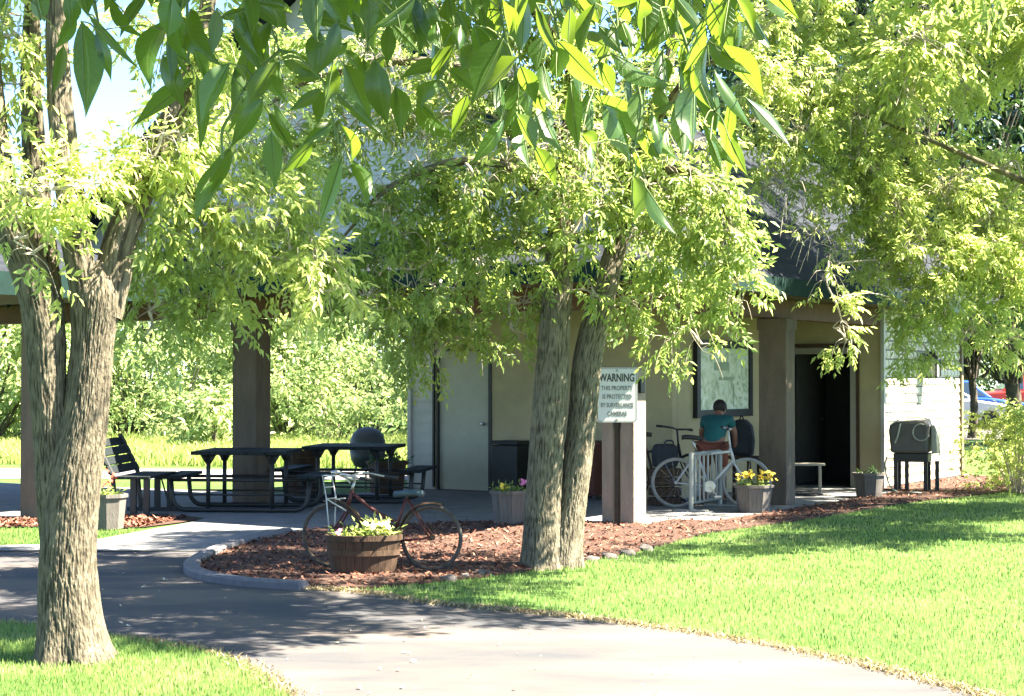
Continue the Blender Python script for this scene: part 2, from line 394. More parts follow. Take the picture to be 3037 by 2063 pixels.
near_edge = curve2(gp([(-400, 1838), (0, 1846), (300, 1884), (480, 1908), (620, 1934), (740, 1980), (815, 2025), (860, 2066), (900, 2150)]), 40)
far_edge = curve2(gp([(3300, 2190), (3037, 2108), (2900, 2060), (2700, 2008), (2500, 1960), (2200, 1901), (1900, 1856), (1700, 1831), (1500, 1810), (1300, 1792), (1080, 1758), (900, 1746)]), 60)
path_pts = near_edge + [(-0.9, 6.0), (-0.6, 3.0), (4.2, 3.0), (5.5, 6.0)] + far_edge + gp([(700, 1735), (580, 1710), (556, 1690), (590, 1664), (640, 1637), (0, 1637), (-500, 1637)])
sheet('asphalt_path', path_pts, 0.006, M['asphalt'])
walk_pts = gp([(-500, 1635.5), (0, 1635.5), (640, 1635.5), (700, 1618), (850, 1583), (1000, 1562), (1372, 1549), (1560, 1549), (1790, 1551), (1930, 1556), (1990, 1543)]) + \
    [tuple(W(0.7, 0.9).xy), tuple(W(0.75, 7.0).xy), tuple(W(0.3, 7.4).xy), tuple(W(0.3, 12).xy), tuple(W(-5.75, 12).xy), tuple(W(-5.75, 1.9).xy), tuple(W(-13, 1.3).xy), tuple(W(-13, -0.4).xy)] + \
    gp([(-350, 1536), (60, 1536), (300, 1536), (560, 1533), (610, 1538), (560, 1552), (430, 1575), (300, 1600), (110, 1617), (-500, 1628)])
sheet('concrete_walk', walk_pts, 0.011, M['concrete'])

mulch_front = gp([(556, 1692), (600, 1712), (720, 1732), (900, 1744), (1050, 1750), (1200, 1737), (1400, 1717), (1550, 1698), (1750, 1664), (1900, 1635), (2100, 1582), (2400, 1541), (2700, 1491), (3037, 1453), (3400, 1425)])
mulch_back = [tuple((W(9, 11.5)).xy), tuple(W(0.32, 11.5).xy), tuple(W(0.32, 7.42).xy), tuple(W(0.78, 7.0).xy), tuple(W(0.73, 0.85).xy)] + gp([(1990, 1545), (1930, 1558), (1790, 1553), (1560, 1551), (1372, 1551), (1000, 1564), (850, 1586), (700, 1621), (600, 1662)])
mulch_poly = mulch_front + mulch_back
sheet('mulch_bed', mulch_poly, 0.002, M['mulchbase'], thick=0.022)
sheet('mulch_strip', gp([(-500, 1543), (60, 1543), (300, 1541), (560, 1536), (605, 1540), (540, 1552), (430, 1566), (280, 1574), (100, 1566), (-500, 1572)]), 0.016, M['mulchbase'])
sheet('far_path', [(-40, 29.5), (-2, 27.6), (3, 28.2), (3, 30.4), (-2, 30.6), (-40, 33.8)], 0.008, M['concrete'])
sheet('parking_lot', [(8, 46), (70, 44), (70, 90), (-10, 90), (4, 52)], 0.008, M['asphalt'])

def in_poly(px, py, poly):
    poly = np.array(poly); inside = np.zeros(len(px), bool); j = len(poly) - 1
    for i in range(len(poly)):
        xi, yi = poly[i]; xj, yj = poly[j]
        c = ((yi > py) != (yj > py)) & (px < (xj - xi) * (py - yi) / (yj - yi + 1e-12) + xi)
        inside ^= c; j = i
    return inside

def scatter(poly, n, dref=9.0, power=2.0):
    p = np.array(poly); lo = p.min(0); hi = p.max(0)
    x = rng.uniform(lo[0], hi[0], n); y = rng.uniform(lo[1], hi[1], n)
    k = in_poly(x, y, poly) & (rng.random(n) < np.minimum(1, (dref / np.maximum(np.hypot(x, y), 1)) ** power))
    return x[k], y[k]

def blades(x, y, hmin, hmax, wid, lean=0.5, z0=0.0):
    n = len(x); D = np.hypot(x, y)
    h = rng.uniform(hmin, hmax, n); a = rng.uniform(0, 2 * PI, n); w = wid * rng.uniform(0.7, 1.4, n) * np.clip(D / 10, 0.9, 2.2)
    dx = np.cos(a) * w / 2; dy = np.sin(a) * w / 2
    la = rng.uniform(0, 2 * PI, n); ll = h * lean * rng.random(n)
    v = np.zeros((n, 5, 3))
    v[:, 0] = np.stack([x - dx, y - dy, np.full(n, z0)], 1); v[:, 1] = np.stack([x + dx, y + dy, np.full(n, z0)], 1)
    v[:, 2] = np.stack([x + dx * .7 + np.cos(la) * ll * .35, y + dy * .7 + np.sin(la) * ll * .35, z0 + h * .6], 1)
    v[:, 3] = np.stack([x - dx * .7 + np.cos(la) * ll * .35, y - dy * .7 + np.sin(la) * ll * .35, z0 + h * .6], 1)
    v[:, 4] = np.stack([x + np.cos(la) * ll, y + np.sin(la) * ll, z0 + h], 1)
    b = np.arange(n)[:, None] * 5
    tri = np.concatenate([b + [0, 1, 2], b + [0, 2, 3], b + [3, 2, 4]], 0)
    r = rng.random(n)
    return v.reshape(-1, 3), tri, np.concatenate([r, r, r])

lawn_right = far_edge[:-1] + gp([(1060, 1752), (1200, 1739), (1400, 1719), (1550, 1700), (1750, 1666), (1900, 1637), (2100, 1584), (2400, 1543), (2700, 1493), (3037, 1455), (4400, 1400), (5200, 2190)])
lawn_near = near_edge + [(-0.95, 6.8), (-9, 6.8), (-9, 11.6)]
lawn_mid = gp([(-300, 1574), (100, 1568), (280, 1577), (430, 1570), (420, 1574), (300, 1599), (110, 1616), (-300, 1626)])
V = []; T = []; R = []; off = 0
for poly, n in ((lawn_right, 900000), (lawn_near, 220000), (lawn_mid, 26000)):
    x, y = scatter(poly, n, 8.6, 1.6)
    x = x + rng.normal(0, .02, len(x)); y = y + rng.normal(0, .02, len(y))
    v, t, r = blades(x, y, 0.016, 0.044, 0.006)
    # patches of lighter and drier grass
    pn = np.array([mnoise.noise(Vector((a * 1.3, b * 1.3, 0.3))) for a, b in zip(x, y)])
    r = np.clip(r * 0.75 + np.tile(pn, 3) * 0.55 + 0.12, 0, 1)
    V.append(v); T.append(t + off); R.append(r); off += len(v)
o = link('grass', np_mesh('grass', np.vstack(V), np.vstack(T), np.concatenate(R)), M['grassblade']); o['kind'] = 'stuff'
# meadow beyond the pavilion: tall loose grass
x, y = scatter([(-14, 33.5), (-2, 31), (0.5, 31), (0.5, 44), (-20, 44)], 60000, 60)
v, t, r = blades(x, y, 0.08, 0.34, 0.014, 1.1)
o = link('meadow_grass', np_mesh('meadow_grass', v, t, r), M['meadowblade']); o['kind'] = 'stuff'
# dry thatch along the asphalt edges
ex = []; ey = []
for edge, n in ((far_edge, 5200), (near_edge, 1500)):
    e = np.array(edge); seg = rng.integers(0, len(e) - 1, n); tt = rng.random(n)[:, None]
    p = e[seg] * (1 - tt) + e[seg + 1] * tt; p = p + rng.normal(0, 0.045, p.shape)
    ex.append(p[:, 0]); ey.append(p[:, 1])
v, t, r = blades(np.concatenate(ex), np.concatenate(ey), 0.008, 0.03, 0.012, 2.5, 0.006)
o = link('dry_thatch', np_mesh('dry_thatch', v, t, r), M['straw']); o['kind'] = 'stuff'

def chips(x, y, z0, lmin, lmax, flat=0.45, wr=0.35):
    n = len(x); L = rng.uniform(lmin, lmax, n); w = L * rng.uniform(wr * .6, wr * 1.4, n); a = rng.uniform(0, 2 * PI, n)
    tx = rng.normal(0, flat, n) * L; ty = rng.normal(0, flat, n) * w
    d = np.stack([np.cos(a), np.sin(a)], 1); e = np.stack([-np.sin(a), np.cos(a)], 1)
    c = np.stack([x, y], 1); v = np.zeros((n, 4, 3))
    for i, (p, q) in enumerate(((-1, -1), (1, -1), (1, 1), (-1, 1))):
        v[:, i, :2] = c + d * (L / 2 * p)[:, None] + e * (w / 2 * q * (1 if p < 0 else .7))[:, None]
        v[:, i, 2] = z0 + np.maximum(0.0, tx * p / 2 + ty * q / 2 + 0.006) + rng.random(n) * 0.012
    f = np.arange(n * 4).reshape(-1, 4)
    return v.reshape(-1, 3), f, rng.random(n) ** 1.3
xs = []; ys = []
x, y = scatter(mulch_poly, 110000, 13.5, 1.4)
v, f, r = chips(x, y, 0.024, 0.014, 0.058)
o = link('mulch_chips', np_mesh('mulch_chips', v, f, r), M['chip']); o['kind'] = 'stuff'
x, y = scatter(gp([(-300, 1545), (60, 1545), (300, 1543), (560, 1537), (430, 1566), (280, 1574), (100, 1566), (-300, 1572)]), 6000, 30)
v, f, r = chips(x, y, 0.017, 0.03, 0.09)
o = link('mulch_strip_chips', np_mesh('mulch_strip_chips', v, f, r), M['chip']); o['kind'] = 'stuff'
# fallen petals and bits lying on the asphalt
x, y = scatter(path_pts, 2600, 9, 2.0)
k = rng.random(len(x)) < 0.5
v, f, r = chips(x[k], y[k], 0.007, 0.008, 0.034, 0.25, 0.5)
o = link('fallen_petals', np_mesh('fallen_petals', v, f, r), leafmat('fallen_petal', [(0, (0.45, 0.36, 0.22)), (0.5, (0.62, 0.56, 0.42)), (1, (0.72, 0.70, 0.6))], (.6, .5, .3), 0.1, rough=.7, spec=.2)); o['kind'] = 'stuff'

# kerb round the tip of the bed
kp = smoothpath(gp([(850, 1585), (700, 1620), (610, 1656), (568, 1688), (600, 1716), (720, 1737), (900, 1750)]), 44)
mb = MB(); vs = []; fs = []
prof = [(-.07, 0), (-.07, .055), (-.045, .07), (.045, .07), (.07, .055), (.07, 0)]
for i, p in enumerate(kp):
    t = kp[min(i + 1, len(kp) - 1)] - kp[max(i - 1, 0)]; t = t / np.linalg.norm(t); nn = np.array([-t[1], t[0]])
    for a, z in prof: vs.append((p[0] + nn[0] * a, p[1] + nn[1] * a, z + .002 + 0.004 * mnoise.noise(Vector((p[0] * 5, p[1] * 5, a)))))
for i in range(len(kp) - 1):
    for j in range(5): fs.append((i * 6 + j, i * 6 + j + 1, i * 6 + 7 + j, i * 6 + 6 + j))
fs.append((0, 1, 2, 3, 4, 5)); fs.append(tuple(len(vs) - 6 + j for j in (5, 4, 3, 2, 1, 0)))
o = mb.add(vs, fs).build('kerb', M['kerb']); o['kind'] = 'structure'

def stone_mesh(seed):
    me = bpy.data.meshes.new('edging_stone'); b = bmesh.new(); bmesh.ops.create_icosphere(b, subdivisions=3, radius=1)
    for v in b.verts:
        n = mnoise.noise(v.co * 1.4 + Vector((seed, 0, 0))) * .35 + mnoise.noise(v.co * 4 + Vector((0, seed, 0))) * .1
        v.co = v.co * (1 + n); v.co.z *= 0.55
    b.to_mesh(me); b.free(); return me
sm = [stone_mesh(3.1), stone_mesh(9.7), stone_mesh(5.3)]
for s_ in sm: s_.materials.append(M['stone'])
stones = [(1330, 1722, .10, 'flat pale stone by the grass tip, nearest the old bicycle rear wheel'), (1378, 1715, .09, 'rounded stone, second along the bed edge left of the two-trunk tree'),
          (1432, 1708, .11, 'larger stone lying left of the forked tree base'), (1752, 1664, .10, 'grey stone close to the right side of the forked tree'),
          (1806, 1656, .12, 'grey edging stone below the warning sign post'), (1858, 1645, .11, 'edging stone right of the warning sign foot'),
          (1915, 1632, .12, 'edging stone in front of the brown corner pillar')]
for i, (px, py, r, lab) in enumerate(stones):
    o = bpy.data.objects.new('edging_stone', sm[i % 3]); COL.objects.link(o); g = G(px, py)
    o.location = (g.x, g.y, 0.012); o.scale = (r * .8, r * .62, r * .7); o.rotation_euler = (0, 0, i * 1.3)
    tag(o, lab, 'stone', 'stones edging the mulch bed'); sm[i % 3].polygons.foreach_set('use_smooth', np.ones(len(sm[i % 3].polygons), bool))

# ------------------------------------------------------------------ the pavilion
PV = empty('pavilion', BO, 'park pavilion with dark shingle roof, white siding gable and open porch on brown pillars', 'pavilion', rz=-TH)

def uvslab(name, poly, m, parent, udir, vdir, thick=0.1, down=(0, 0, -1)):
    poly = [Vector(p) for p in poly]; k = len(poly); off = Vector(down) * thick
    vs = poly + [p + off for p in poly]
    fs = [tuple(range(k)), tuple(range(2 * k - 1, k - 1, -1))] + [(i, k + i, k + (i + 1) % k, (i + 1) % k) for i in range(k)]
    me = bpy.data.meshes.new(name); me.from_pydata(vs, [], fs)
    b = bmesh.new(); b.from_mesh(me); bmesh.ops.recalc_face_normals(b, faces=b.faces)
    uvl = b.loops.layers.uv.new('UVMap'); u = Vector(udir).normalized(); v = Vector(vdir).normalized()
    for f in b.faces:
        for l in f.loops: l[uvl].uv = (l.vert.co.dot(u), l.vert.co.dot(v))
    b.to_mesh(me); b.free()
    return link(name, me, m, parent)

SL = 0.78; ER = 0.95; RR = -4.46; EZ = 2.90; LR = 2 * RR - ER; RZ = EZ + SL * (ER - RR); VB = 11.8; R2 = -2.42; Z2 = EZ + SL * (ER - R2); VF = 2.3; L2 = 2 * R2 - ER
roof = uvslab('roof', [(ER, -1.4, EZ), (ER, VB, EZ), (R2, VB, Z2), (R2, VF, Z2), (RR, VF, RZ), (RR, -.35, RZ), (.51, -.35, 3.24)], M['shingle'], PV, (0, 1, 0), (-1, 0, SL))
uvslab('roof', [(LR, VF, EZ), (LR, -.35, EZ), (RR - .002, -.35, RZ), (RR - .002, VF, RZ)], M['shingle'], PV, (0, 1, 0), (1, 0, SL))
uvslab('roof', [(L2, VB, EZ), (L2, VF + .01, EZ), (R2 - .002, VF + .01, Z2), (R2 - .002, VB, Z2)], M['shingle'], PV, (0, 1, 0), (1, 0, SL))
uvslab('skirt_roof', [(ER - .004, -1.4, EZ - .003), (.51, -.355, 3.235), (.3, .16, 3.40), (-11.5, .16, 3.40), (-11.5, -1.4, EZ - .003)], M['shingle'], PV, (1, 0, 0), (0, 1, .3), thick=.07)
# porch wing on the left
uvslab('wing_roof', [(-5.62, -4.25, 2.86), (-5.62, -1.42, 2.86), (-9.6, -1.42, 4.2), (-9.6, -4.25, 4.2)], M['shingle'], PV, (0, 1, 0), (-1, 0, .35), thick=.07)
f = MB()
f.bb(-5.62, ER + .035, -1.445, -1.405, 2.69, 2.90); f.bb(ER + .003, ER + .035, -1.402, VB + .02, 2.69, 2.90)
f.build('fascia', M['fascia'], PV)
f = MB(); f.bb(-5.615, -5.58, -4.25, -1.45, 2.60, 2.86); f.bb(-14, -5.58, -4.29, -4.253, 2.60, 2.86); f.build('fascia', M['fascia'], PV)
f = MB()
for sx in (1, -1):
    a = Vector((RR, -.352, RZ - .02)); b_ = Vector((RR + sx * (ER - RR) * (.92 if sx > 0 else 1), -.352, RZ - .02 - SL * (ER - RR) * (.92 if sx > 0 else 1)))
    f.add([a, b_, b_ + Vector((0, 0, -.2)), a + Vector((0, 0, -.2)), a + Vector((0, -.035, 0)), b_ + Vector((0, -.035, 0)), b_ + Vector((0, -.035, -.2)), a + Vector((0, -.035, -.2))],
          [(0, 1, 2, 3), (7, 6, 5, 4), (0, 4, 5, 1), (1, 5, 6, 2), (2, 6, 7, 3), (3, 7, 4, 0)])
f.build('rake_board', M['fascia'], PV)
mb = MB(); mb.bb(-11.4, L2, -1.40, VF, 2.725, 2.765); mb.bb(L2 + .001, ER - .01, -1.40, VB - .05, 2.725, 2.765); mb.build('ceiling', M['soffit'], PV)
MB().bb(-14, -5.63, -4.24, -1.42, 2.66, 2.70).build('ceiling', M['soffit'], PV)
f = MB(); f.bb(-11.4, .30, -.14, .14, 2.46, 2.722); f.bb(.04, .26, .145, 7.5, 2.46, 2.72); f.build('beam', M['beam'], PV, bevel=.01)
for name_pos in ((-5.92, -5.51, 0.0, .30), (.04, .43, 3.60, 3.90)):
    r0, r1, v0, v1 = name_pos
    p = MB(); p.bb(r0, r1, v0, v1, 0.01, 2.458); p.bb(r0 - .02, r1 + .02, v0 - .02, v1 + .02, 2.30, 2.455)
    p.build('pillar', M['pillar'], PV, bevel=.012)
SPo = empty('sign_pier', W(-.09, .15, 0), 'short stout brown pier with one sunlit side behind the warning sign', 'pier', rz=-TH)
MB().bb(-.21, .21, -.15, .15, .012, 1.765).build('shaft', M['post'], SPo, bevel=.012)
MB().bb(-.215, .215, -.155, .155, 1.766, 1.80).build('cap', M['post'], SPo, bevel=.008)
MB().bb(.216, .25, -.05, .05, 1.50, 1.66).build('junction_box', M['dark'], SPo, bevel=.006)
fl = Vector((W(0, 0))); q = G(88, 1540); d = q - BO
lr = d.x * math.cos(TH) - d.y * math.sin(TH); lv = d.x * math.sin(TH) + d.y * math.cos(TH)
p = MB(); p.bb(lr - .17, lr + .17, lv, lv + .3, 0.01, 2.66); p.build('pillar', M['pillar'], PV, bevel=.012)

def siding(name, cols, z0, z1, place, m, parent, course=.14, out=.016, clip=None):
    """cols: (a0,a1) along the wall; place(a,z,o) -> local point; sawtooth clapboards"""
    vs = []; fs = []; uv = []
    z = z0
    while z < z1 - 1e-4:
        zt = min(z + course, z1)
        a0, a1 = cols; t0, t1 = cols
        if clip:
            lo = clip(z); hi = clip(zt)
            if hi is None: break
            a0, a1 = lo; t0, t1 = hi
        k = len(vs)
        vs += [place(a0, z, out), place(a1, z, out), place(t1, zt, 0.002), place(t0, zt, 0.002), place(a0, z, 0), place(a1, z, 0)]
        uv += [(a0, z), (a1, z), (t1, zt), (t0, zt), (a0, z), (a1, z)]
        fs += [(k, k + 1, k + 2, k + 3), (k + 4, k + 5, k + 1, k)]
        z = zt
    me = bpy.data.meshes.new(name); me.from_pydata(vs, [], fs)
    ul = me.uv_layers.new(name='UVMap')
    for l in me.loops: ul.data[l.index].uv = uv[l.vertex_index]
    return link(name, me, m, parent)

def gclip(z):
    h = (RZ - .14 - z) / SL
    return None if h <= 0.02 else (max(RR - h, -9.6), min(RR + h, .42))
siding('gable_siding', (0, 0), 3.36, RZ - .2, lambda a, z, o: (a, .12 - o, z), M['white'], PV, course=.125, clip=gclip)
h0 = (RZ - .14 - 3.3) / SL
MB().prism([(max(RR - h0, -9.6), 3.3), (.42, 3.3), (RR, RZ - .2)], .13, .22, 'XZ').build('gable_wall', M['white'], PV)
MB().prism([(LR + .5, 3.0), (.42, 3.0), (RR, RZ - .2)], VF - .15, VF - .06, 'XZ').build('gable_wall', M['white'], PV)
MB().prism([(L2 + .5, 2.78), (ER - .6, 2.78), (R2, Z2 - .2)], VB - .3, VB - .2, 'XZ').build('gable_wall', M['white'], PV)
# enclosed rooms
w = MB()
w.bb(-5.27, -5.22, 3.74, 3.90, .01, 2.72); w.bb(-5.22, -4.25, 3.74, 3.90, 2.09, 2.72); w.bb(-4.25, -1.30, 3.74, 3.90, .01, 2.72)
w.bb(-1.46, -1.30, 3.905, 7.55, .01, 2.72)
w.bb(-1.30, -1.24, 7.55, 7.70, .01, 2.72); w.bb(-1.24, -.11, 7.55, 7.70, 2.14, 2.72); w.bb(-.11, .28, 7.55, 7.70, .01, 2.72)
w.build('wall', M['tanwall'], PV)
w = MB(); w.bb(-5.72, -5.275, 3.78, 3.92, .01, 2.72); w.bb(-5.72, -5.60, 3.925, 11.3, .01, 2.72); w.bb(-5.6, .14, 11.2, 11.3, .01, 2.72); w.bb(.145, .28, 7.705, 11.3, .01, 2.72)
w.build('wall', M['white'], PV)
siding('corner_siding', (-5.72, -5.30), .05, 2.72, lambda a, z, o: (a, 3.776 - o, z), M['white'], PV, course=.16)
MB().bb(-5.76, -5.70, 3.72, 3.79, .01, 2.72).build('corner_board', M['white'], PV)
siding('shake_siding', (7.552, 11.3), .04, 2.72, lambda a, z, o: (.282 + o, a, z), M['shake'], PV, course=.14, out=.02)
MB().bb(.27, .325, 7.53, 7.60, .01, 2.72).build('corner_board', M['white'], PV)
MB().bb(.285, .33, 11.26, 11.36, .01, 2.72).build('corner_board', M['shake'], PV)
MB().bb(-5.285, -5.255, 3.70, 3.735, .05, 2.70).build('downpipe', M['dark'], PV)
dd = MB().bb(-5.20, -4.30, 3.775, 3.82, .02, 2.07).build('door', M['door'], PV)
f = MB(); f.bb(-5.225, -5.20, 3.72, 3.80, .01, 2.09); f.bb(-4.30, -4.25, 3.72, 3.80, .01, 2.09); f.bb(-5.20, -4.30, 3.72, 3.80, 2.07, 2.11)
f.build('door_frame', M['dark'], dd)
MB().lathe([(.025, -.05), (.028, -.02), (.012, -.01), (.012, .02)], 12, (-4.40, 3.75, 1.0), 'Y').build('knob', M['chrome'], dd, True)
# open doorway; door leaf and room coloured near black in place of shade
f = MB(); f.bb(-1.24, -1.14, 7.51, 7.58, .01, 2.14); f.bb(-.21, -.11, 7.51, 7.58, .01, 2.14); f.bb(-1.14, -.21, 7.51, 7.58, 2.04, 2.14)
df = f.build('door_frame', M['trim'], PV, bevel=.008)
f = MB(); f.bb(-1.30, -1.24, 7.50, 7.545, .01, 2.2); f.bb(-.11, -.07, 7.50, 7.545, .01, 2.2); f.bb(-1.24, -.11, 7.50, 7.545, 2.145, 2.2)
f.build('dark_edge', M['brownwood'], df)
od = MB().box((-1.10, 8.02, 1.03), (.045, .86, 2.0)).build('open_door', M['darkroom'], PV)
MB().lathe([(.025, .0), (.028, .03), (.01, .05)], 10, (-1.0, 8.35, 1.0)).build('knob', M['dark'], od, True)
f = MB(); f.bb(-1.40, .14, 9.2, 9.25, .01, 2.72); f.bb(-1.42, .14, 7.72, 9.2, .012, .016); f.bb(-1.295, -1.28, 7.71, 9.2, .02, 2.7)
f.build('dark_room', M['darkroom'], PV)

# notice board on the side wall
NBp = W(-1.3, 5.3, 1.66)
NB = empty('notice_board', NBp, 'pale map poster in a dark frame on the tan porch wall behind the person', 'notice board', rz=-TH)
MB().bb(.02, .045, -.82, .82, -.44, .44).build('poster', M['poster'], NB)
f = MB(); f.bb(.004, .07, -.93, -.82, -.55, .55); f.bb(.004, .07, .82, .93, -.55, .55); f.bb(.004, .07, -.82, .82, .44, .55); f.bb(.004, .07, -.82, .82, -.55, -.44)
f.build('frame', M['dark'], NB)
f = MB(); f.bb(.0455, .049, -.35, .15, .12, .24); f.bb(.0455, .049, -.2, .3, -.02, .03);  f.bb(.0455, .049, .3, .32, -.4, -.08)
f.build('printed_patch', mat('printed_patch', (.22, .28, .18), .4), NB)
# wall lamp
q = W(.32, 9.33, 1.84)
LP = empty('wall_lamp', q, 'dark lantern lamp fixed on the shaded top of the shake wall', 'wall lamp', rz=-TH)
MB().bb(0.0, .05, -.09, .09, -.06, .24).build('back_plate', M['dark'], LP, bevel=.01)
f = MB(); f.bb(.05, .28, -.13, .13, .13, .19); f.box((.16, 0, .22), (.16, .18, .06), taper=.5); f.bb(.06, .26, -.11, .11, -.17, -.14)
for sx in (.07, .245):
    for sy in (-.1, .1): f.bb(sx - .012, sx + .012, sy - .012, sy + .012, -.14, .13)
f.build('lantern_frame', M['dark'], LP)
MB().bb(.085, .23, -.085, .085, -.138, .125).build('lantern_glass', M['lampglass'], LP)

# ------------------------------------------------------------------ foliage tools
def templates(k, pairs=3, ll=0.44, lw=0.15):
    out = []
    for q in range(k):
        L = []
        ts = [(0.30 + 0.22 * i, sgn) for i in range(pairs) for sgn in (-1, 1)] + [(0.98, 0)]
        for t, sgn in ts:
            a = sgn * rng.uniform(0.6, 1.05) + rng.normal(0, .12); l = ll * rng.uniform(.75, 1.2); w = lw * rng.uniform(.8, 1.25)
            d = np.array([math.cos(a), math.sin(a), -rng.uniform(.05, .75)]); d /= np.linalg.norm(d)
            nrm = np.cross(d, np.array([rng.normal(0, .5), rng.normal(0, .5), 1.0])); nrm /= np.linalg.norm(nrm)
            up = np.cross(nrm, d)
            B = np.array([t, 0, -0.04 * t]); 
            L.append([B, B + d * l * .42 + nrm * w / 2 + up * w * .22, B + d * l - up * l * .12, B + d * l * .42 - nrm * w / 2 + up * w * .22])
        out.append(np.array(L))
    return out
TPL = templates(10)
TPLW = templates(8, 2, 0.5, 0.2)

class Foliage:
    def __init__(s): s.p = []; s.d = []; s.s = []; s.c = []; s.tw = MBN()
    def spray(s, p, d, size, c): s.p.append(p); s.d.append(d); s.s.append(size); s.c.append(c)
    def mesh(s, name, tpl=None):
        tpl = tpl or TPL
        p = np.array(s.p); d = np.array(s.d); d /= np.linalg.norm(d, axis=1)[:, None]; sz = np.array(s.s); c = np.array(s.c); n = len(p)
        up = np.array([0, 0, 1.0]) + rng.normal(0, .45, (n, 3)); y = np.cross(up, d); y /= np.linalg.norm(y, axis=1)[:, None] + 1e-9; z = np.cross(d, y)
        V = []; R = []
        which = rng.integers(0, len(tpl), n)
        for t in range(len(tpl)):
            k = np.where(which == t)[0]
            if not len(k): continue
            T = tpl[t].reshape(-1, 3)
            v = p[k][:, None, :] + sz[k][:, None, None] * (T[None, :, 0:1] * d[k][:, None, :] + T[None, :, 1:2] * y[k][:, None, :] + T[None, :, 2:3] * z[k][:, None, :])
            V.append(v.reshape(-1, 3)); m = len(T) // 4
            R.append(np.repeat(np.clip(np.repeat(c[k], m) + rng.normal(0, .16, len(k) * m), 0, 1), 2))
        V = np.vstack(V); b = np.arange(len(V) // 4)[:, None] * 4
        T = np.stack([b + [0, 1, 2], b + [0, 2, 3]], 1).reshape(-1, 3)
        return np_mesh(name, V, T, np.concatenate(R))

class MBN:
    """many thin 3-sided twigs"""
    def __init__(s): s.v = []; s.f = []
    def twig(s, pts, r0, r1, n=3):
        pts = np.asarray(pts); k = len(pts); o = len(s.v)
        for i in range(k):
            a = pts[max(i - 1, 0)]; b = pts[min(i + 1, k - 1)]; t = b - a; t = t / (np.linalg.norm(t) + 1e-9)
            u = np.cross(t, [0.31, 0.52, 0.79]); u /= np.linalg.norm(u) + 1e-9; w = np.cross(t, u); r = r0 + (r1 - r0) * i / (k - 1)
            for j in range(n):
                an = 2 * PI * j / n; s.v.append(pts[i] + (u * math.cos(an) + w * math.sin(an)) * r)
        for i in range(k - 1):
            for j in range(n): s.f.append((o + i * n + j, o + i * n + (j + 1) % n, o + (i + 1) * n + (j + 1) % n, o + (i + 1) * n + j))
    def mesh(s, name): return np_mesh(name, s.v, s.f)

def runit():
    v = rng.normal(0, 1, 3); return v / np.linalg.norm(v)

def clump(fo, c, rad, ntw, size=0.19, hang=0.6, tone=0.45, nsp=5, origin=None, bare=0.12, tw=0.005, lenf=1.0, limb_r=0.016, br=None):
    """one leafy clump: a side branch to its middle, twigs through its volume, leaf sprays on the twigs"""
    c = np.array(c, float)
    if origin is not None and np.linalg.norm(np.array(origin) - c) > 1.1: limb_r *= .62
    rad = np.array(rad if hasattr(rad, '__len__') else (rad, rad, rad * .8), float)
    hubs = [c]
    if origin is not None:
        o = np.array(origin, float); mid = (o + c) / 2 + np.array([0, 0, .12 * np.linalg.norm(c - o)]) + rng.normal(0, .05, 3)
        path = smoothpath([o, mid, c], 8); (br or fo.tw).twig(path, limb_r * 1.6, limb_r * .5, 5)  # side branches are merged into the twigs mesh
        hubs = [path[5], path[7], c]
    for _ in range(max(2, ntw // 6)):
        h = c + runit() * rad * rng.uniform(.2, .6); b = hubs[rng.integers(0, len(hubs))]
        m = (b + h) / 2 + rng.normal(0, .04, 3); fo.tw.twig(smoothpath([b, m, h], 4), tw * 1.6, tw, 4); hubs.append(h)
    for _ in range(ntw):
        q = runit() * rng.random() ** .45; p = c + q * rad
        hub = min(hubs, key=lambda h: np.sum((h - p) ** 2) * rng.uniform(.5, 1.5))
        st = hub + (p - hub) * rng.uniform(.0, .35)
        d = (p - st) + q * .1 + rng.normal(0, .12, 3) * np.linalg.norm(rad) * .4
        L = max(np.linalg.norm(p - st), .22) * lenf; d = d / (np.linalg.norm(d) + 1e-9)
        e = st + d * L + np.array([0, 0, -hang * L * .5]); mid = st + d * L * .55 + np.array([0, 0, .03])
        pts = smoothpath([st, mid, e], 4); fo.tw.twig(pts, tw * 1.25, tw * .55)
        if rng.random() < bare: continue
        t0 = tone + rng.normal(0, .10)
        for k in range(nsp):
            t = .35 + .65 * (k + rng.random() * .6) / nsp; i = min(int(t * 4), 3); fr = t * 4 - i
            pp = pts[i] * (1 - fr) + pts[min(i + 1, 4)] * fr
            sd = np.cross(d, runit()); sd /= np.linalg.norm(sd) + 1e-9
            dd = d * (.5 if k < nsp - 1 else 1.2) + sd * .8 + np.array([0, 0, -hang * rng.uniform(.4, 1.3)])
            fo.spray(pp, dd, size * rng.uniform(.7, 1.25), t0)

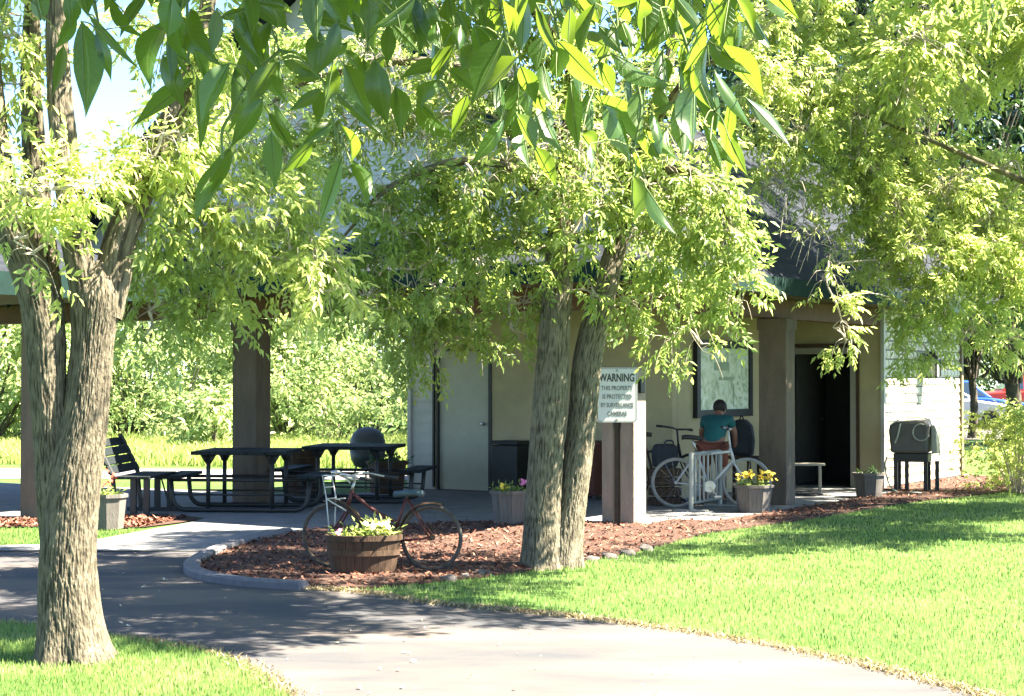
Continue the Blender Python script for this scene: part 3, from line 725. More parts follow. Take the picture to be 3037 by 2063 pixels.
def bark_tube(mb, rows, n=28, rings=60, amp=.012, fz=2.2, fa=3.2, flare=0.0, seed=0.0):
    """rows: (x,y,z,r). ridged bark pushed out of a tapering tube"""
    p = smoothpath(rows, rings); base = len(mb.v); up = Vector((0, 1, 0)); s = 0
    for i in range(rings + 1):
        c = Vector(p[i][:3]); r = p[i][3]
        t = Vector(p[min(i + 1, rings)][:3]) - Vector(p[max(i - 1, 0)][:3]); t.normalize()
        if i: s += (c - Vector(p[i - 1][:3])).length
        x = (up - t * up.dot(t)).normalized(); y = t.cross(x); up = x
        for j in range(n):
            a = 2 * PI * j / n; ca, sa = math.cos(a), math.sin(a); rr = r
            if flare: rr *= 1 + flare * math.exp(-s / .2) * (.8 + .5 * math.cos(4 * a + seed) + .3 * math.cos(7 * a))
            wob = .35 * mnoise.noise(Vector((ca * 1.3 + seed, sa * 1.3, s * 3.1)))
            q = Vector((ca * fa + seed + wob, sa * fa + wob, s * fz)); lump = mnoise.noise(Vector((ca * .8 + seed, sa * .8, s * .9)))
            n1 = mnoise.noise(q); n2 = mnoise.noise(q * 2.1 + Vector((7.3, 1.1, 0))); n3 = mnoise.noise(q * 4.3)
            h = min(1, max(0, (1 - abs(n1) * 2.6) * .62 + (1 - abs(n2) * 2.4) * .30 + n3 * .22))
            rr += amp * (h - .45) + r * .09 * lump
            mb.att.append(h)
            mb.v.append(tuple(c + (x * ca + y * sa) * rr))
    for i in range(rings):
        for j in range(n):
            mb.f.append((base + i * n + j, base + i * n + (j + 1) % n, base + (i + 1) * n + (j + 1) % n, base + (i + 1) * n + j))
    return p

def pxrow(px, py, D, w):
    q = P(px, py, D); return (q.x, q.y, q.z, w / 2 * D / F)

def nearest(paths, c, low=0.0):
    r_ = _nearest(paths, c, low)
    paths.append(np.array([[c[0], c[1], c[2], 0.0]]))
    return r_

def _nearest(paths, c, low=0.0):
    best = None
    for p in paths:
        for q in p:
            if q[2] < low: continue
            d = np.sum((q[:3] - np.array(c)[:3]) ** 2) + 3.0 * max(0, q[2] - c[2] - .2) ** 2
            if best is None or d < best[0]: best = (d, q[:3])
    return best[1]

def tufts(name, pts, size, m, parent, spread=0.5, tpl=None, tone=.5, up=1.0):
    fo = Foliage()
    for p in pts: fo.spray(np.array(p, float), np.array([rng.normal(0, spread), rng.normal(0, spread), up]), size * rng.uniform(.7, 1.3), tone)
    return link(name, fo.mesh(name, tpl or TPLW), m, parent)

def petals(name, pts, r, m, parent):
    mb = MB()
    for p in pts:
        c = Vector(p); a0 = rng.uniform(0, 6)
        tilt = Vector((rng.normal(0, .5), rng.normal(-.5, .4), 1)).normalized(); x = tilt.orthogonal().normalized(); y = tilt.cross(x)
        for k in range(6):
            a = a0 + k * PI / 3; d = x * math.cos(a) + y * math.sin(a); e = x * -math.sin(a) + y * math.cos(a)
            mb.add([c, c + d * r * .6 + e * r * .38 + tilt * r * .25, c + d * r + tilt * r * .12, c + d * r * .6 - e * r * .38 + tilt * r * .25], [(0, 1, 2, 3)])
    return mb.build(name, m, parent, fix=False)

# ------------------------------------------------------------------ tubs and planters
def tub(loc, w, h, m, label, flowers, rz=0.2, sides=8, leafn=60, lsize=.1, group='wooden flower tubs'):
    t = empty('flower_tub', loc, label, 'flower tub', group, rz)
    r = w / 2
    mb = MB()
    for k in range(sides):
        a0 = 2 * PI * k / sides; a1 = 2 * PI * (k + 1) / sides - .02
        R0, R1 = r * .80, r * .96
        q = lambda R, a, z: (R * math.cos(a), R * math.sin(a), z)
        mb.add([q(R0, a0, 0), q(R0, a1, 0), q(R1, a1, h * .9), q(R1, a0, h * .9), q(R0 - .03, a0, 0), q(R0 - .03, a1, 0), q(R1 - .03, a1, h * .9), q(R1 - .03, a0, h * .9)],
               [(0, 1, 2, 3), (7, 6, 5, 4), (0, 4, 5, 1), (1, 5, 6, 2), (2, 6, 7, 3), (3, 7, 4, 0)])
    mb.build('staves', m, t)
    mb = MB(); vs = []
    for k in range(sides):
        a = 2 * PI * k / sides
        for R, z in ((r * .90, h * .9), (r * 1.06, h * .9), (r * 1.06, h), (r * .90, h)): vs.append((R * math.cos(a), R * math.sin(a), z))
    fs = []
    for k in range(sides):
        n = (k + 1) % sides
        for j in range(4): fs.append((k * 4 + j, n * 4 + j, n * 4 + (j + 1) % 4, k * 4 + (j + 1) % 4))
    mb.add(vs, fs).build('rim', m, t)
    MB().lathe([(r * .86, h * .8), (r * .86, h * .86)], sides).build('soil', M['soil'], t)
    pts = [(r * .75 * math.sqrt(rng.random()) * math.cos(a), r * .75 * math.sqrt(rng.random()) * math.sin(a), h * .86) for a in rng.uniform(0, 2 * PI, leafn)]
    tufts('foliage', pts, lsize, M['leaf_d'] if flowers == 'dark' else M['leaf'], t, .7)
    if isinstance(flowers, list):
        for m2, cen, rad, n in flowers:
            petals('blossoms', [(cen[0] + rng.normal(0, rad), cen[1] + rng.normal(0, rad), cen[2] + rng.normal(0, rad * .6)) for _ in range(n)], .028, m2, t)
    return t

g = G(1508, 1556); tub((g.x, g.y, .025), .42, .37, M['greywood'], 'weathered grey tub with pink flowers just left of the forked tree', [(M['pink'], (.16, -.06, .46), .035, 12), (M['yellow'], (-.05, -.05, .42), .06, 5)])
g = G(2235, 1520); tub((g.x, g.y, .02), .50, .33, M['greywood'], 'weathered tub with two clumps of yellow flowers before the right porch pillar', [(M['yellow'], (-.15, -.06, .45), .05, 34), (M['yellow'], (.17, -.05, .43), .05, 34)], rz=.39)
g = G(2577, 1476); tub((g.x, g.y, .02), .45, .33, M['greywood'], 'dull grey tub of dark plants between the open doorway and the covered grill', 'dark', rz=.3)
g = G(322, 1572); tub((g.x, g.y, .02), .40, .38, M['greywood'], 'grey wooden tub with red flowers half hidden behind the front left tree', [(M['redpetal'], (.0, -.1, .55), .08, 14), (M['yellow'], (-.12, -.1, .5), .03, 4)], rz=.1, leafn=40, lsize=.13)
t = tub((P(1147, 1455, 24.4).x, 24.4, .011), .62, .46, M['brownwood'], 'dark brown square tub with low greenery against the white porch corner', 'dark', rz=PI / 4 + .5, sides=4, leafn=110, lsize=.13)

# ------------------------------------------------------------------ warning sign
q = G(1830, 1564)
SG = empty('warning_sign', (q.x, q.y, .02), 'white warning sign on a dark steel post in front of the corner pillar', 'sign', rz=math.radians(2))
mb = MB(); mb.bb(-.045, .045, 0, .012, 0, 1.70); mb.bb(-.045, -.033, -.03, 0, 0, 1.70); mb.bb(.033, .045, -.03, 0, 0, 1.70); mb.build('post', M['steelpost'], SG)
for zb in (1.19, 1.735): MB().lathe([(.012, -.044), (.014, -.039), (.014, -.0365)], 10, (-.002, 0, zb), 'Y').build('bolt', M['palemetal'], SG)
def rrect(w, h, r, n=6):
    out = []
    for cx, cy, a in ((w / 2 - r, h / 2 - r, 0), (-w / 2 + r, h / 2 - r, PI / 2), (-w / 2 + r, -h / 2 + r, PI), (w / 2 - r, -h / 2 + r, 1.5 * PI)):
        for k in range(n + 1): out.append((cx + r * math.cos(a + PI / 2 * k / n), cy + r * math.sin(a + PI / 2 * k / n)))
    return out
sz = 1.462; sx = -.002
pn = MB().prism([(x + sx, z + sz) for x, z in rrect(.455, .61, .035)], -.036, -.033, 'XZ').build('panel', M['signface'], SG)
o1 = [(x + sx, z + sz) for x, z in rrect(.437, .592, .028)]; o2 = [(x + sx, z + sz) for x, z in rrect(.427, .582, .025)]; k = len(o1)
MB().add([(x, -.0372, z) for x, z in o1] + [(x, -.0372, z) for x, z in o2], [(i, (i + 1) % k, k + (i + 1) % k, k + i) for i in range(k)]).build('border_line', M['signink'], pn)
def text_mesh(name, s, size, loc, m, parent, xs=1.0, off=0.0, rot=(PI / 2, 0, 0)):
    cu = bpy.data.curves.new(name, 'FONT'); cu.body = s; cu.size = size; cu.align_x = 'CENTER'; cu.align_y = 'CENTER'; cu.offset = off; cu.extrude = .0008
    o = bpy.data.objects.new(name, cu); COL.objects.link(o)
    dg = bpy.context.evaluated_depsgraph_get(); me = bpy.data.meshes.new_from_object(o.evaluated_get(dg))
    bpy.data.objects.remove(o); me.transform(Matrix.Diagonal((xs, 1, 1, 1))); me.transform(Matrix.Translation(loc) @ Matrix.Rotation(rot[0], 4, 'X'))
    me.materials.clear(); return link(name, me, m, parent)
for s_, zz, size, xs, m, of in (('WARNING', .19, .12, .68, M['signink'], .004), ('THIS PROPERTY', .075, .068, .74, M['signink2'], .0015), ('IS PROTECTED', -.02, .068, .74, M['signink2'], .0015),
                            ('BY SURVEILLANCE', -.115, .068, .66, M['signink2'], .0015), ('CAMERAS', -.21, .068, .74, M['signink2'], .0015)):
    text_mesh('lettering', s_, size, (sx, -.0374, sz + zz), m, pn, xs, of)

# ------------------------------------------------------------------ picnic furniture
def picnic(loc, rz, label):
    t = empty('picnic_table', loc, label, 'picnic table', 'dark picnic tables under the pavilion', rz)
    L = 1.17
    mb = MB()
    for k in range(5): mb.bb(-L / 2 + k * L / 5 + .004, -L / 2 + (k + 1) * L / 5 - .004, -L / 2, L / 2, .715, .76)
    mb.build('tabletop', M['tabletop'], t, bevel=.004)
    for s_ in (-1, 1):
        mb = MB(); mb.bb(s_ * .87 - .14, s_ * .87 - .004, -L / 2, L / 2, .42, .46); mb.bb(s_ * .87 + .004, s_ * .87 + .14, -L / 2, L / 2, .42, .46); mb.build('bench', M['tabletop'], t, bevel=.004)
    for sy in (-.42, .42):
        mb = MB(); pts = [(-.87, sy, .42), (-.85, sy, .20)]
        pts += [(-.85 + .16 * (1 - math.cos(a)), sy, .20 - .165 * math.sin(a)) for a in np.linspace(.25, PI / 2, 6)]
        pts = pts + [(-x, y, z) for x, y, z in reversed(pts)]
        mb.tube(pts, .03, 8)
        for sx_ in (-.40, .40):
            mb.tube([(sx_, sy, .035), (sx_, sy, .715)], .028, 8)
            mb.prism([(sx_ - .1, .714), (sx_ + .1, .714), (sx_ + .03, .6), (sx_ - .03, .6)], sy - .012, sy + .012, 'XZ')
        mb.tube([(-.86, sy, .40), (.86, sy, .40)], .02, 8); mb.tube([(-.86, sy, .22), (.86, sy, .22)], .012, 8)
        mb.build('frame', M['dark'], t, True)
    return t
A = P(735, 1500, 21.25); picnic((A.x, 21.25, .011), math.radians(-4), 'dark picnic table standing in front of the left porch pillar')
B_ = P(1052, 1490, 22.75); picnic((B_.x, 22.75, .011), math.radians(-8), 'dark picnic table near the white wall corner with the dome grill behind')

q = P(418, 1530, 20.5)
BN = empty('park_bench', (q.x, 20.5, .011), 'dark park bench with tilted back beside the front left tree', 'bench', rz=math.radians(-4))
mb = MB()
for k in range(3): mb.bb(-.20 + k * .145, -.06 + k * .145, -.45, .75, .46, .49)
mb.build('seat', M['tabletop'], BN, bevel=.004)
mb = MB()
for k in range(4): mb.box((-.27 - k * .055, .15, .56 + k * .105), (.03, 1.2, .1), ry=-.48)
mb.build('backrest', M['tabletop'], BN, bevel=.004)
for sy in (-.36, .66):
    mb = MB(); mb.bb(-.36, .44, sy - .04, sy + .04, 0, .05); mb.bb(-.02, .05, sy - .03, sy + .03, .05, .46); mb.bb(.14, .21, sy - .03, sy + .03, .05, .46)
    mb.tube([(.06, sy, .42), (.15, sy, .12)], .012, 6)
    mb.tube([(-.2, sy, .05), (-.24, sy, .5), (-.47, sy, .96)], .03, 8); mb.tube([(-.43, sy, .86), (-.52, sy, .72), (-.42, sy, .5)], .022, 8)
    mb.build('leg', M['dark'], BN, bevel=.004)

q = P(1090, 1455, 25.6)
DG = empty('dome_grill', (q.x, 25.6, .01), 'black dome topped smoker grill behind the picnic tables', 'grill')
mb = MB(); mb.lathe([(.27, .60), (.275, .64), (.265, .72), (.23, .81), (.16, .88), (.07, .915), (.0, .92)], 26); mb.build('lid', M['domed'], DG, True)
mb = MB(); mb.lathe([(.05, .28), (.2, .33), (.26, .45), (.275, .585)], 26); mb.build('bowl', M['domed'], DG, True)
for a in (0.5, 2.6, 4.7): MB().tube([(.2 * math.cos(a), .2 * math.sin(a), .36), (.3 * math.cos(a), .3 * math.sin(a), 0)], .014, 8).build('leg', M['dark'], DG)
MB().bb(.26, .46, -.16, .16, .60, .62).build('side_shelf', M['dark'], DG)

q = P(893, 1490, 24.0)
WB = empty('litter_barrel', (q.x, 24.0, .011), 'dark wooden slatted litter barrel standing behind the picnic tables', 'litter bin')
mb = MB()
for k in range(18):
    a = 2 * PI * k / 18
    mb.box((.21 * math.cos(a), .21 * math.sin(a), .33), (.022, .066, .62), rz=a)
mb.build('slats', M['brownwood'], WB); MB().lathe([(.19, .03), (.195, .6)], 18).build('liner', M['dark'], WB)
for z in (.12, .54): MB().tube(circle((0, 0, z), .226, 24, 'XY'), .009, 6, closed=True).build('hoop', M['rust'], WB)

# things against the tan porch wall
q = W(-3.70, 3.42)
CB = empty('storage_bin', (q.x, q.y, .011), 'black bin with a flat lid standing against the tan wall left of the forked tree', 'bin', rz=-TH)
mb = MB().box((0, 0, .36), (.42, .40, .70), taper=1.06); mb.build('bin_body', M['dark'], CB, bevel=.015); MB().box((0, 0, .745), (.48, .46, .05), taper=.94).build('lid', M['dark'], CB, bevel=.01)
q = W(-2.5, 3.40)
RC = empty('wood_cabinet', (q.x, q.y, .011), 'reddish brown wooden cabinet against the wall behind the forked tree', 'cabinet', rz=-TH)
MB().box((0, 0, .40), (.66, .46, .68)).build('cabinet_body', M['redwood'], RC, bevel=.01)
MB().box((0, 0, .765), (.74, .54, .045)).build('cabinet_top', M['redwood'], RC, bevel=.008)
for sx_ in (-.163, .163): MB().box((sx_, -.242, .40), (.30, .02, .60)).build('cabinet_door', M['redwood'], RC, bevel=.004)
for sx_ in (-.28, .28):
    for sy in (-.18, .18): MB().bb(sx_ - .03, sx_ + .03, sy - .03, sy + .03, 0, .06).build('foot', M['dark'], RC)

# white bench in the doorway and door mat
q = P(2390, 1460, 24.6)
SB = empty('small_bench', (q.x, 24.6, .011), 'small white bench with a thin seat by the dark doorway', 'bench', rz=-.12)
MB().box((0, 0, .405), (.54, .24, .035)).build('seat', M['trim'], SB, bevel=.006)
for sx_ in (-.2, .2):
    MB().box((sx_, 0, .195), (.04, .2, .385)).build('leg', M['trim'], SB, bevel=.004)
q = P(2378, 1466, 24.0)
mt = MB()
mt.box((0, 0, .008), (.52, .34, .014)); 
for k in range(9): mt.box((-.22 + k * .055, 0, .018), (.03, .30, .008))
o = mt.build('door_mat', M['rubber'], bevel=.003); o.location = (q.x, 24.0, .012); o.rotation_euler = (0, 0, -.5); tag(o, 'black ribbed door mat on the slab before the doorway', 'door mat')

# covered grill by the right wall
q = P(2703, 1470, 24.9)
CG = empty('covered_grill', (q.x, 24.9, .02), 'grey covered barbecue grill on black legs in front of the sunlit wall', 'grill', rz=-.38)
mb = MB()
pr = [(-.27, .55), (.27, .55), (.30, .95), (.24, 1.04), (-.22, 1.01), (-.30, .93)]
mb.prism(pr, -.22, .22, 'XZ'); cv = mb.build('cover', M['grill'], CG, bevel=.04)
MB().box((.355, 0, .76), (.085, .36, .42)).build('side_panel', M['palemetal'], CG, bevel=.015)  # paler panel on the right side of the grill
MB().bb(-.23, .27, -.2, .2, .42, .548).build('tray', M['dark'], CG, bevel=.01)
for sx_, sy in ((-.2, -.16), (-.04, -.16), (.23, -.16), (-.2, .16), (.23, .16), (.38, -.05)):
    MB().box((sx_, sy, .22), (.055, .055, .44)).build('leg', M['dark'], CG)
mb = MB(); mb.tube(smoothpath([(-.28, -.25, .95), (-.1, -.2, 1.06), (.2, -.15, 1.07), (.34, -.2, 1.0), (.42, -.22, .8), (.44, -.2, .5)], 24), .009, 6)
mb.tube(circle((.18, -.245, .86), .12, 20, 'XZ', 1.2, 6.0, False), .009, 6); mb.tube(smoothpath([(-.12, -.24, .99), (-.16, -.25, .8), (-.2, -.25, .7)], 8), .014, 6)
mb.build('cable', M['hose'], CG)
hp = [G(2622, 1400).to_tuple()]
a = P(2628, 1405, 24.9); b_ = P(2640, 1440, 24.7); c_ = P(2665, 1460, 24.6); d_ = G(2690, 1468)
mb = MB(); mb.tube(smoothpath([a, b_, c_, (d_.x, d_.y, .04), (d_.x + .2, d_.y - .05, .035)], 20), .012, 8)
mb.tube(smoothpath([a, P(2625, 1375, 25.0), P(2632, 1350, 25.1)], 8), .012, 8)
o = mb.build('garden_hose', M['hose'], smooth=True); tag(o, 'thin grey hose drooping to the mulch left of the covered grill', 'hose')

# ------------------------------------------------------------------ bicycles
def wheel(parent, c, R, tyre, rimm, tr=.02, spokes=18):
    mb = MB(); mb.tube(circle((0, 0, 0), R - tr * 1.7, 40), .009, 6, closed=True)
    for k in range(spokes):
        a = 2 * PI * k / spokes; sgn = 1 if k % 2 else -1
        mb.tube([(.02 * math.cos(a + .5), sgn * .03, .02 * math.sin(a + .5)), ((R - tr * 1.7) * math.cos(a), 0, (R - tr * 1.7) * math.sin(a))], .0016, 3)
    mb.lathe([(.018, -.045), (.024, -.03), (.016, -.025), (.016, .025), (.024, .03), (.018, .045)], 10, axis='Y')
    w = mb.build('wheel', rimm, parent); w.location = c
    MB().tube(circle((0, 0, 0), R - tr, 48), tr, 8, closed=True).build('tyre', tyre, w, True)
    return w

def bicycle(loc, rz, label, cat, R=.33, wb=1.02, fm='whitepaint', tyre='rubber', rim='chrome', seat='rubber', stepthru=False, bars='up', tr=.02, fender=None, bag=False, saddle_z=None, bar_z=None, drop=0.0, lean=0.0, group=None):
    t = empty('bicycle', loc, label, cat, group, rz); t.rotation_euler = (lean, 0, rz)
    X0, X1 = -wb / 2, wb / 2; k = R / .33
    bb = Vector((X0 + .43 * k, 0, .28 * k)); sz_ = saddle_z or .92 * k; hz = bar_z or 1.0 * k
    st = Vector((X0 + .27 * k, 0, .72 * k)); hb = Vector((X1 - .17 * k, 0, .62 * k)); ht = Vector((X1 - .21 * k, 0, .76 * k))
    rh = Vector((X0, 0, R)); fh = Vector((X1, 0, R))
    f = MB()
    tt = .018 * max(k, .9)
    f.tube([bb, st], tt * .9, 8); f.tube([hb - (ht - hb) * .1, ht + (ht - hb) * .15], tt * 1.15, 8)
    if stepthru:
        f.tube(smoothpath([ht, (ht + bb) / 2 + Vector((-.02, 0, .06)), bb + Vector((-.06, 0, .16))], 8), tt, 8); f.tube(smoothpath([hb, (hb + bb) / 2 + Vector((0, 0, -.03)), bb], 8), tt, 8)
    else:
        f.tube([ht - Vector((0, 0, .02)), st - Vector((0, 0, .03))], tt, 8); f.tube([hb, bb], tt * 1.1, 8)
    for s_ in (-1, 1):
        o_ = Vector((0, s_ * .05, 0)); f.tube([bb + o_ * .5, rh + o_], tt * .55, 6); f.tube([st + o_ * .3, rh + o_], tt * .5, 6)
    f.build('frame', M[fm], t, True)
    f = MB()
    for s_ in (-1, 1):
        o_ = Vector((0, s_ * .045, 0)); f.tube(smoothpath([hb + o_ * .6 - Vector((0, 0, .03)), (hb + fh) / 2 + o_ + Vector((-.015, 0, 0)), fh + o_], 6), tt * .65, 6)
    f.tube([hb + Vector((0, -.045, -.025)), hb + Vector((0, .045, -.025))], tt * .7, 6); f.build('fork', M[fm], t, True)
    wheel(t, fh, R, M[tyre], M[rim], tr); wheel(t, rh, R, M[tyre], M[rim], tr)
    st_top = Vector((ht.x - .03 * k, 0, hz))
    h = MB(); h.tube([ht, st_top], .013, 8)
    if bars == 'up':
        for s_ in (-1, 1): h.tube(smoothpath([st_top, st_top + Vector((.06, s_ * .12, .04)), st_top + Vector((.0, s_ * .25, .06)), st_top + Vector((-.17, s_ * .28, .03))], 10), .011, 8)
    else:
        for s_ in (-1, 1): h.tube(smoothpath([st_top, st_top + Vector((.02, s_ * .14, .01)), st_top + Vector((-.03, s_ * .29, .02))], 8), .013, 8)
    hb_ = h.build('handlebar', M['chrome'] if bars == 'up' else M[fm], t, True)
    for s_ in (-1, 1):
        e = st_top + (Vector((-.17, s_ * .28, .03)) if bars == 'up' else Vector((-.03, s_ * .29, .02))); d = Vector((-.12, s_ * .01, -.01)) if bars == 'up' else Vector((-.02, s_ * .1, .0))
        MB().tube([e, e + d], .017, 8).build('grip', M['rubber'], hb_, True)
    sp = Vector((st.x - (sz_ - st.z) * .3, 0, sz_))
    s2 = MB(); 
    prof = [(-.13, .075, 0), (-.10, .085, .01), (-.03, .07, .008), (.05, .035, 0), (.13, .018, -.008)]
    vs = []; fs = []
    for x, w_, z in prof:
        for a in np.linspace(0, 2 * PI, 10, endpoint=False): vs.append((sp.x + x, w_ * math.cos(a), sp.z + z + (.026 if math.sin(a) > 0 else .035) * math.sin(a)))
    for i in range(4):
        for j in range(10): fs.append((i * 10 + j, i * 10 + (j + 1) % 10, i * 10 + 10 + (j + 1) % 10, i * 10 + 10 + j))
    fs += [tuple(range(9, -1, -1)), tuple(40 + j for j in range(10))]
    sd = s2.add(vs, fs).build('saddle', M[seat], t, True)
    MB().tube([st, sp], .013, 8).build('seat_post', M['chrome'], sd, True)
    c = MB(); c.lathe([(.075 * k, -.062), (.082 * k, -.058), (.075 * k, -.054)], 22, bb, 'Y'); 
    for s_ in (-1, 1):
        e = bb + Vector((-s_ * .1, s_ * .075, s_ * .12)) * k; c.tube([bb, bb + Vector((0, s_ * .065, 0))], .012, 6); c.tube([bb + Vector((0, s_ * .06, 0)), e], .009, 6); c.box(e + Vector((0, s_ * .05, 0)), (.09, .11, .02))
    c.build('crank', M['rust' if fender else 'chrome'], t)
    if fender:
        for cc, a0, a1 in ((fh, 1.3, 3.0), (rh, -.2, 1.9)):
            pts = circle(cc, R + .022, 18, 'XZ', a0, a1, False); vs = []; fs = []
            for p in pts:
                d = (p - cc).normalized()
                for y, dr in ((-.026, -.014), (-.015, 0), (.015, 0), (.026, -.014)): vs.append(p + d * dr + Vector((0, y, 0)))
            for i in range(len(pts) - 1):
                for j in range(3): fs.append((i * 4 + j, i * 4 + j + 1, i * 4 + 5 + j, i * 4 + 4 + j))
            MB().add(vs, fs).build('mudguard', M[fender], t, True)
    return t, dict(hb=hb, ht=ht, st=st, st_top=st_top, fh=fh, rh=rh, sp=sp)

# old bicycle used as a flower display (faces left)
gl = G(975, 1688); gr = G(1287, 1700); mid = (gl + gr) / 2
OB, kk = bicycle((mid.x, mid.y, .018), math.atan2(gl.y - gr.y, gl.x - gr.x), 'old rusty red bicycle with blue saddle standing in the mulch bed', 'bicycle', R=.285, wb=.93, fm='redpaint', tyre='oldtyre', rim='rust', seat='bluesaddle', stepthru=True, bars='up', tr=.017, fender='rust', saddle_z=.66, bar_z=.76, lean=.03)
f = MB(); hx = kk['st_top'].x
for y in (-.10, .10): f.tube([(hx + .02, y * .5, .74), (hx + .06, y, .80), (hx + .26, y, .80), (hx + .22, y, .60), (hx + .04, y * .8, .50)], .007, 6)
for x, z in ((.08, .80), (.17, .80), (.26, .80), (.24, .70), (.22, .60), (.13, .60)): f.tube([(hx + x, -.10, z), (hx + x, .10, z)], .006, 6)
for y in (-.03, .03): f.tube([(hx + .06, y, .80), (hx + .26, y, .80)], .005, 6)
f.tube([(hx + .22, -.1, .6), (kk['fh'].x, -.05, .29)], .007, 6); f.tube([(hx + .22, .1, .6), (kk['fh'].x, .05, .29)], .007, 6)
f.build('front_rack', M['whitepaint'], OB, True)
f = MB(); f.lathe([(.0, .0), (.045, .01), (.05, .035), (.0, .05)], 14, (hx + .15, .05, .805)); f.build('bell', M['chrome'], OB, True)
# brown tub in front of it
g = G(1078, 1704)
FT = empty('flower_planter', (g.x, g.y, .02), 'brown slatted oval planter of cream and pink flowers in front of the old bicycle', 'planter', rz=.05)
mb = MB()
n = 26
for k in range(n):
    a = 2 * PI * k / n; ca, sa = math.cos(a), math.sin(a)
    x0, y0 = .27 * ca, .15 * sa; x1, y1 = .325 * ca, .185 * sa; tx, ty = -.325 * sa, .185 * ca; l = math.hypot(tx, ty); tx, ty = tx / l, ty / l
    w_ = 2 * PI / n * l * .47; nx, ny = ty, -tx
    mb.add([(x0 - tx * w_ * .85, y0 - ty * w_ * .85, 0), (x0 + tx * w_ * .85, y0 + ty * w_ * .85, 0), (x1 + tx * w_, y1 + ty * w_, .325), (x1 - tx * w_, y1 - ty * w_, .325)] +
           [(x0 - tx * w_ * .85 - nx * .02, y0 - ty * w_ * .85 - ny * .02, 0), (x0 + tx * w_ * .85 - nx * .02, y0 + ty * w_ * .85 - ny * .02, 0), (x1 + tx * w_ - nx * .02, y1 + ty * w_ - ny * .02, .325), (x1 - tx * w_ - nx * .02, y1 - ty * w_ - ny * .02, .325)],
           [(0, 1, 2, 3), (7, 6, 5, 4), (0, 4, 5, 1), (1, 5, 6, 2), (2, 6, 7, 3), (3, 7, 4, 0)])
mb.build('slats', M['brownwood'], FT)
mb = MB()
for z, e in ((.30, .012), (.175, .012)):
    s_ = .27 + .055 * z / .325; s2_ = .15 + .035 * z / .325
    ring = [((s_ + e) * math.cos(a), (s2_ + e) * math.sin(a)) for a in np.linspace(0, 2 * PI, 32, endpoint=False)]
    mb.add([(x, y, z - .022) for x, y in ring] + [(x * .96, y * .94, z + .022) for x, y in ring] + [(x, y, z + .022) for x, y in ring],
           [(i, (i + 1) % 32, 64 + (i + 1) % 32, 64 + i) for i in range(32)] + [(64 + i, 64 + (i + 1) % 32, 32 + (i + 1) % 32, 32 + i) for i in range(32)])
mb.build('band', M['brownwood'], FT)
mb = MB(); mb.add([(.3 * math.cos(a), .17 * math.sin(a), .285) for a in np.linspace(0, 2 * PI, 24, endpoint=False)] + [(.26 * math.cos(a), .14 * math.sin(a), .01) for a in np.linspace(0, 2 * PI, 24, endpoint=False)],
       [tuple(range(24)), tuple(range(47, 23, -1))] + [(i, 24 + i, 24 + (i + 1) % 24, (i + 1) % 24) for i in range(24)]).build('soil', M['soil'], FT)
tufts('foliage', [(rng.uniform(-.24, .24), rng.uniform(-.1, .1), .29) for _ in range(90)], .085, M['leaf'], FT, .8)
tufts('foliage', [(rng.normal(.12, .05), rng.uniform(-.1, .08), .31) for _ in range(60)], .11, M['leaf_y'], FT, .8, tone=.9)
petals('blossoms', [(rng.normal(.13, .05), rng.normal(-.07, .04), .39 + rng.normal(0, .025)) for _ in range(34)], .03, M['cream'], FT)
petals('blossoms', [(rng.normal(-.2, .03), rng.normal(-.08, .03), .33 + rng.normal(0, .015)) for _ in range(12)], .022, M['pink'], FT)

# bicycles in the porch, rack
q = P(2110, 1505, 21.6)
WBk, kw = bicycle((q.x, 21.6, .011), -.03, 'white bicycle with grey tyres parked at the pale rack under the porch', 'bicycle', R=.322, wb=.90, fm='whitepaint', tyre='paletyre', rim='chrome', seat='rubber', bars='flat', tr=.021, bar_z=1.0, saddle_z=.9)
q = P(1955, 1495, 22.3)
bicycle((q.x, 22.3, .011), .55, 'dark bicycle with black saddle leaning behind the white bicycle', 'bicycle', R=.33, wb=1.0, fm='dark', tyre='rubber', rim='chrome', seat='rubber', bars='flat', saddle_z=.93, bar_z=.98, lean=.05)
q = P(1972, 1400, 22.05)
PB = empty('pannier_bag', (q.x, 22.05, .011), 'black bag on a small wooden crate between the two parked bicycles', 'bag', rz=.4)
q = P(1965, 1400, 22.0)
mb = MB(); mb.prism([(-.15, .50), (.15, .50), (.165, .72), (.12, .80), (-.12, .80), (-.165, .72)], -.09, .09, 'XZ'); mb.build('bag_body', M['darkcloth'], PB, bevel=.03)
MB().tube(smoothpath([(-.07, -.1, .76), (-.05, -.12, .84), (.05, -.12, .84), (.07, -.1, .76)], 10), .012, 6).build('strap', M['darkcloth'], PB)
CRt = empty('wooden_crate', (PB.location.x, PB.location.y, .011), 'dark wooden crate under the black bag behind the white bicycle', 'crate', rz=.4)
mb = MB()
for k in range(4):
    z = .055 + k * .125
    mb.bb(-.18, .18, -.12, -.105, z - .05, z + .05); mb.bb(-.18, .18, .105, .12, z - .05, z + .05); mb.bb(-.18, -.165, -.104, .104, z - .05, z + .05); mb.bb(.165, .18, -.104, .104, z - .05, z + .05)
mb.bb(-.164, .164, -.104, .104, .46, .485)
mb.build('slats', M['brownwood'], CRt)
q = P(2050, 1512, 21.05)
BR = empty('bike_rack', (q.x, 21.05, .011), 'pale upright bar bicycle rack holding the white bicycle', 'bicycle rack', rz=math.radians(62))
f = MB()
f.tube([(0, 0, .02), (0, 0, .72)], .03, 10); f.tube([(1.0, 0, .02), (1.0, 0, .72)], .03, 10); f.tube([(0, 0, .71), (1.0, 0, .71)], .025, 8); f.tube([(0, 0, .10), (1.0, 0, .10)], .02, 8)
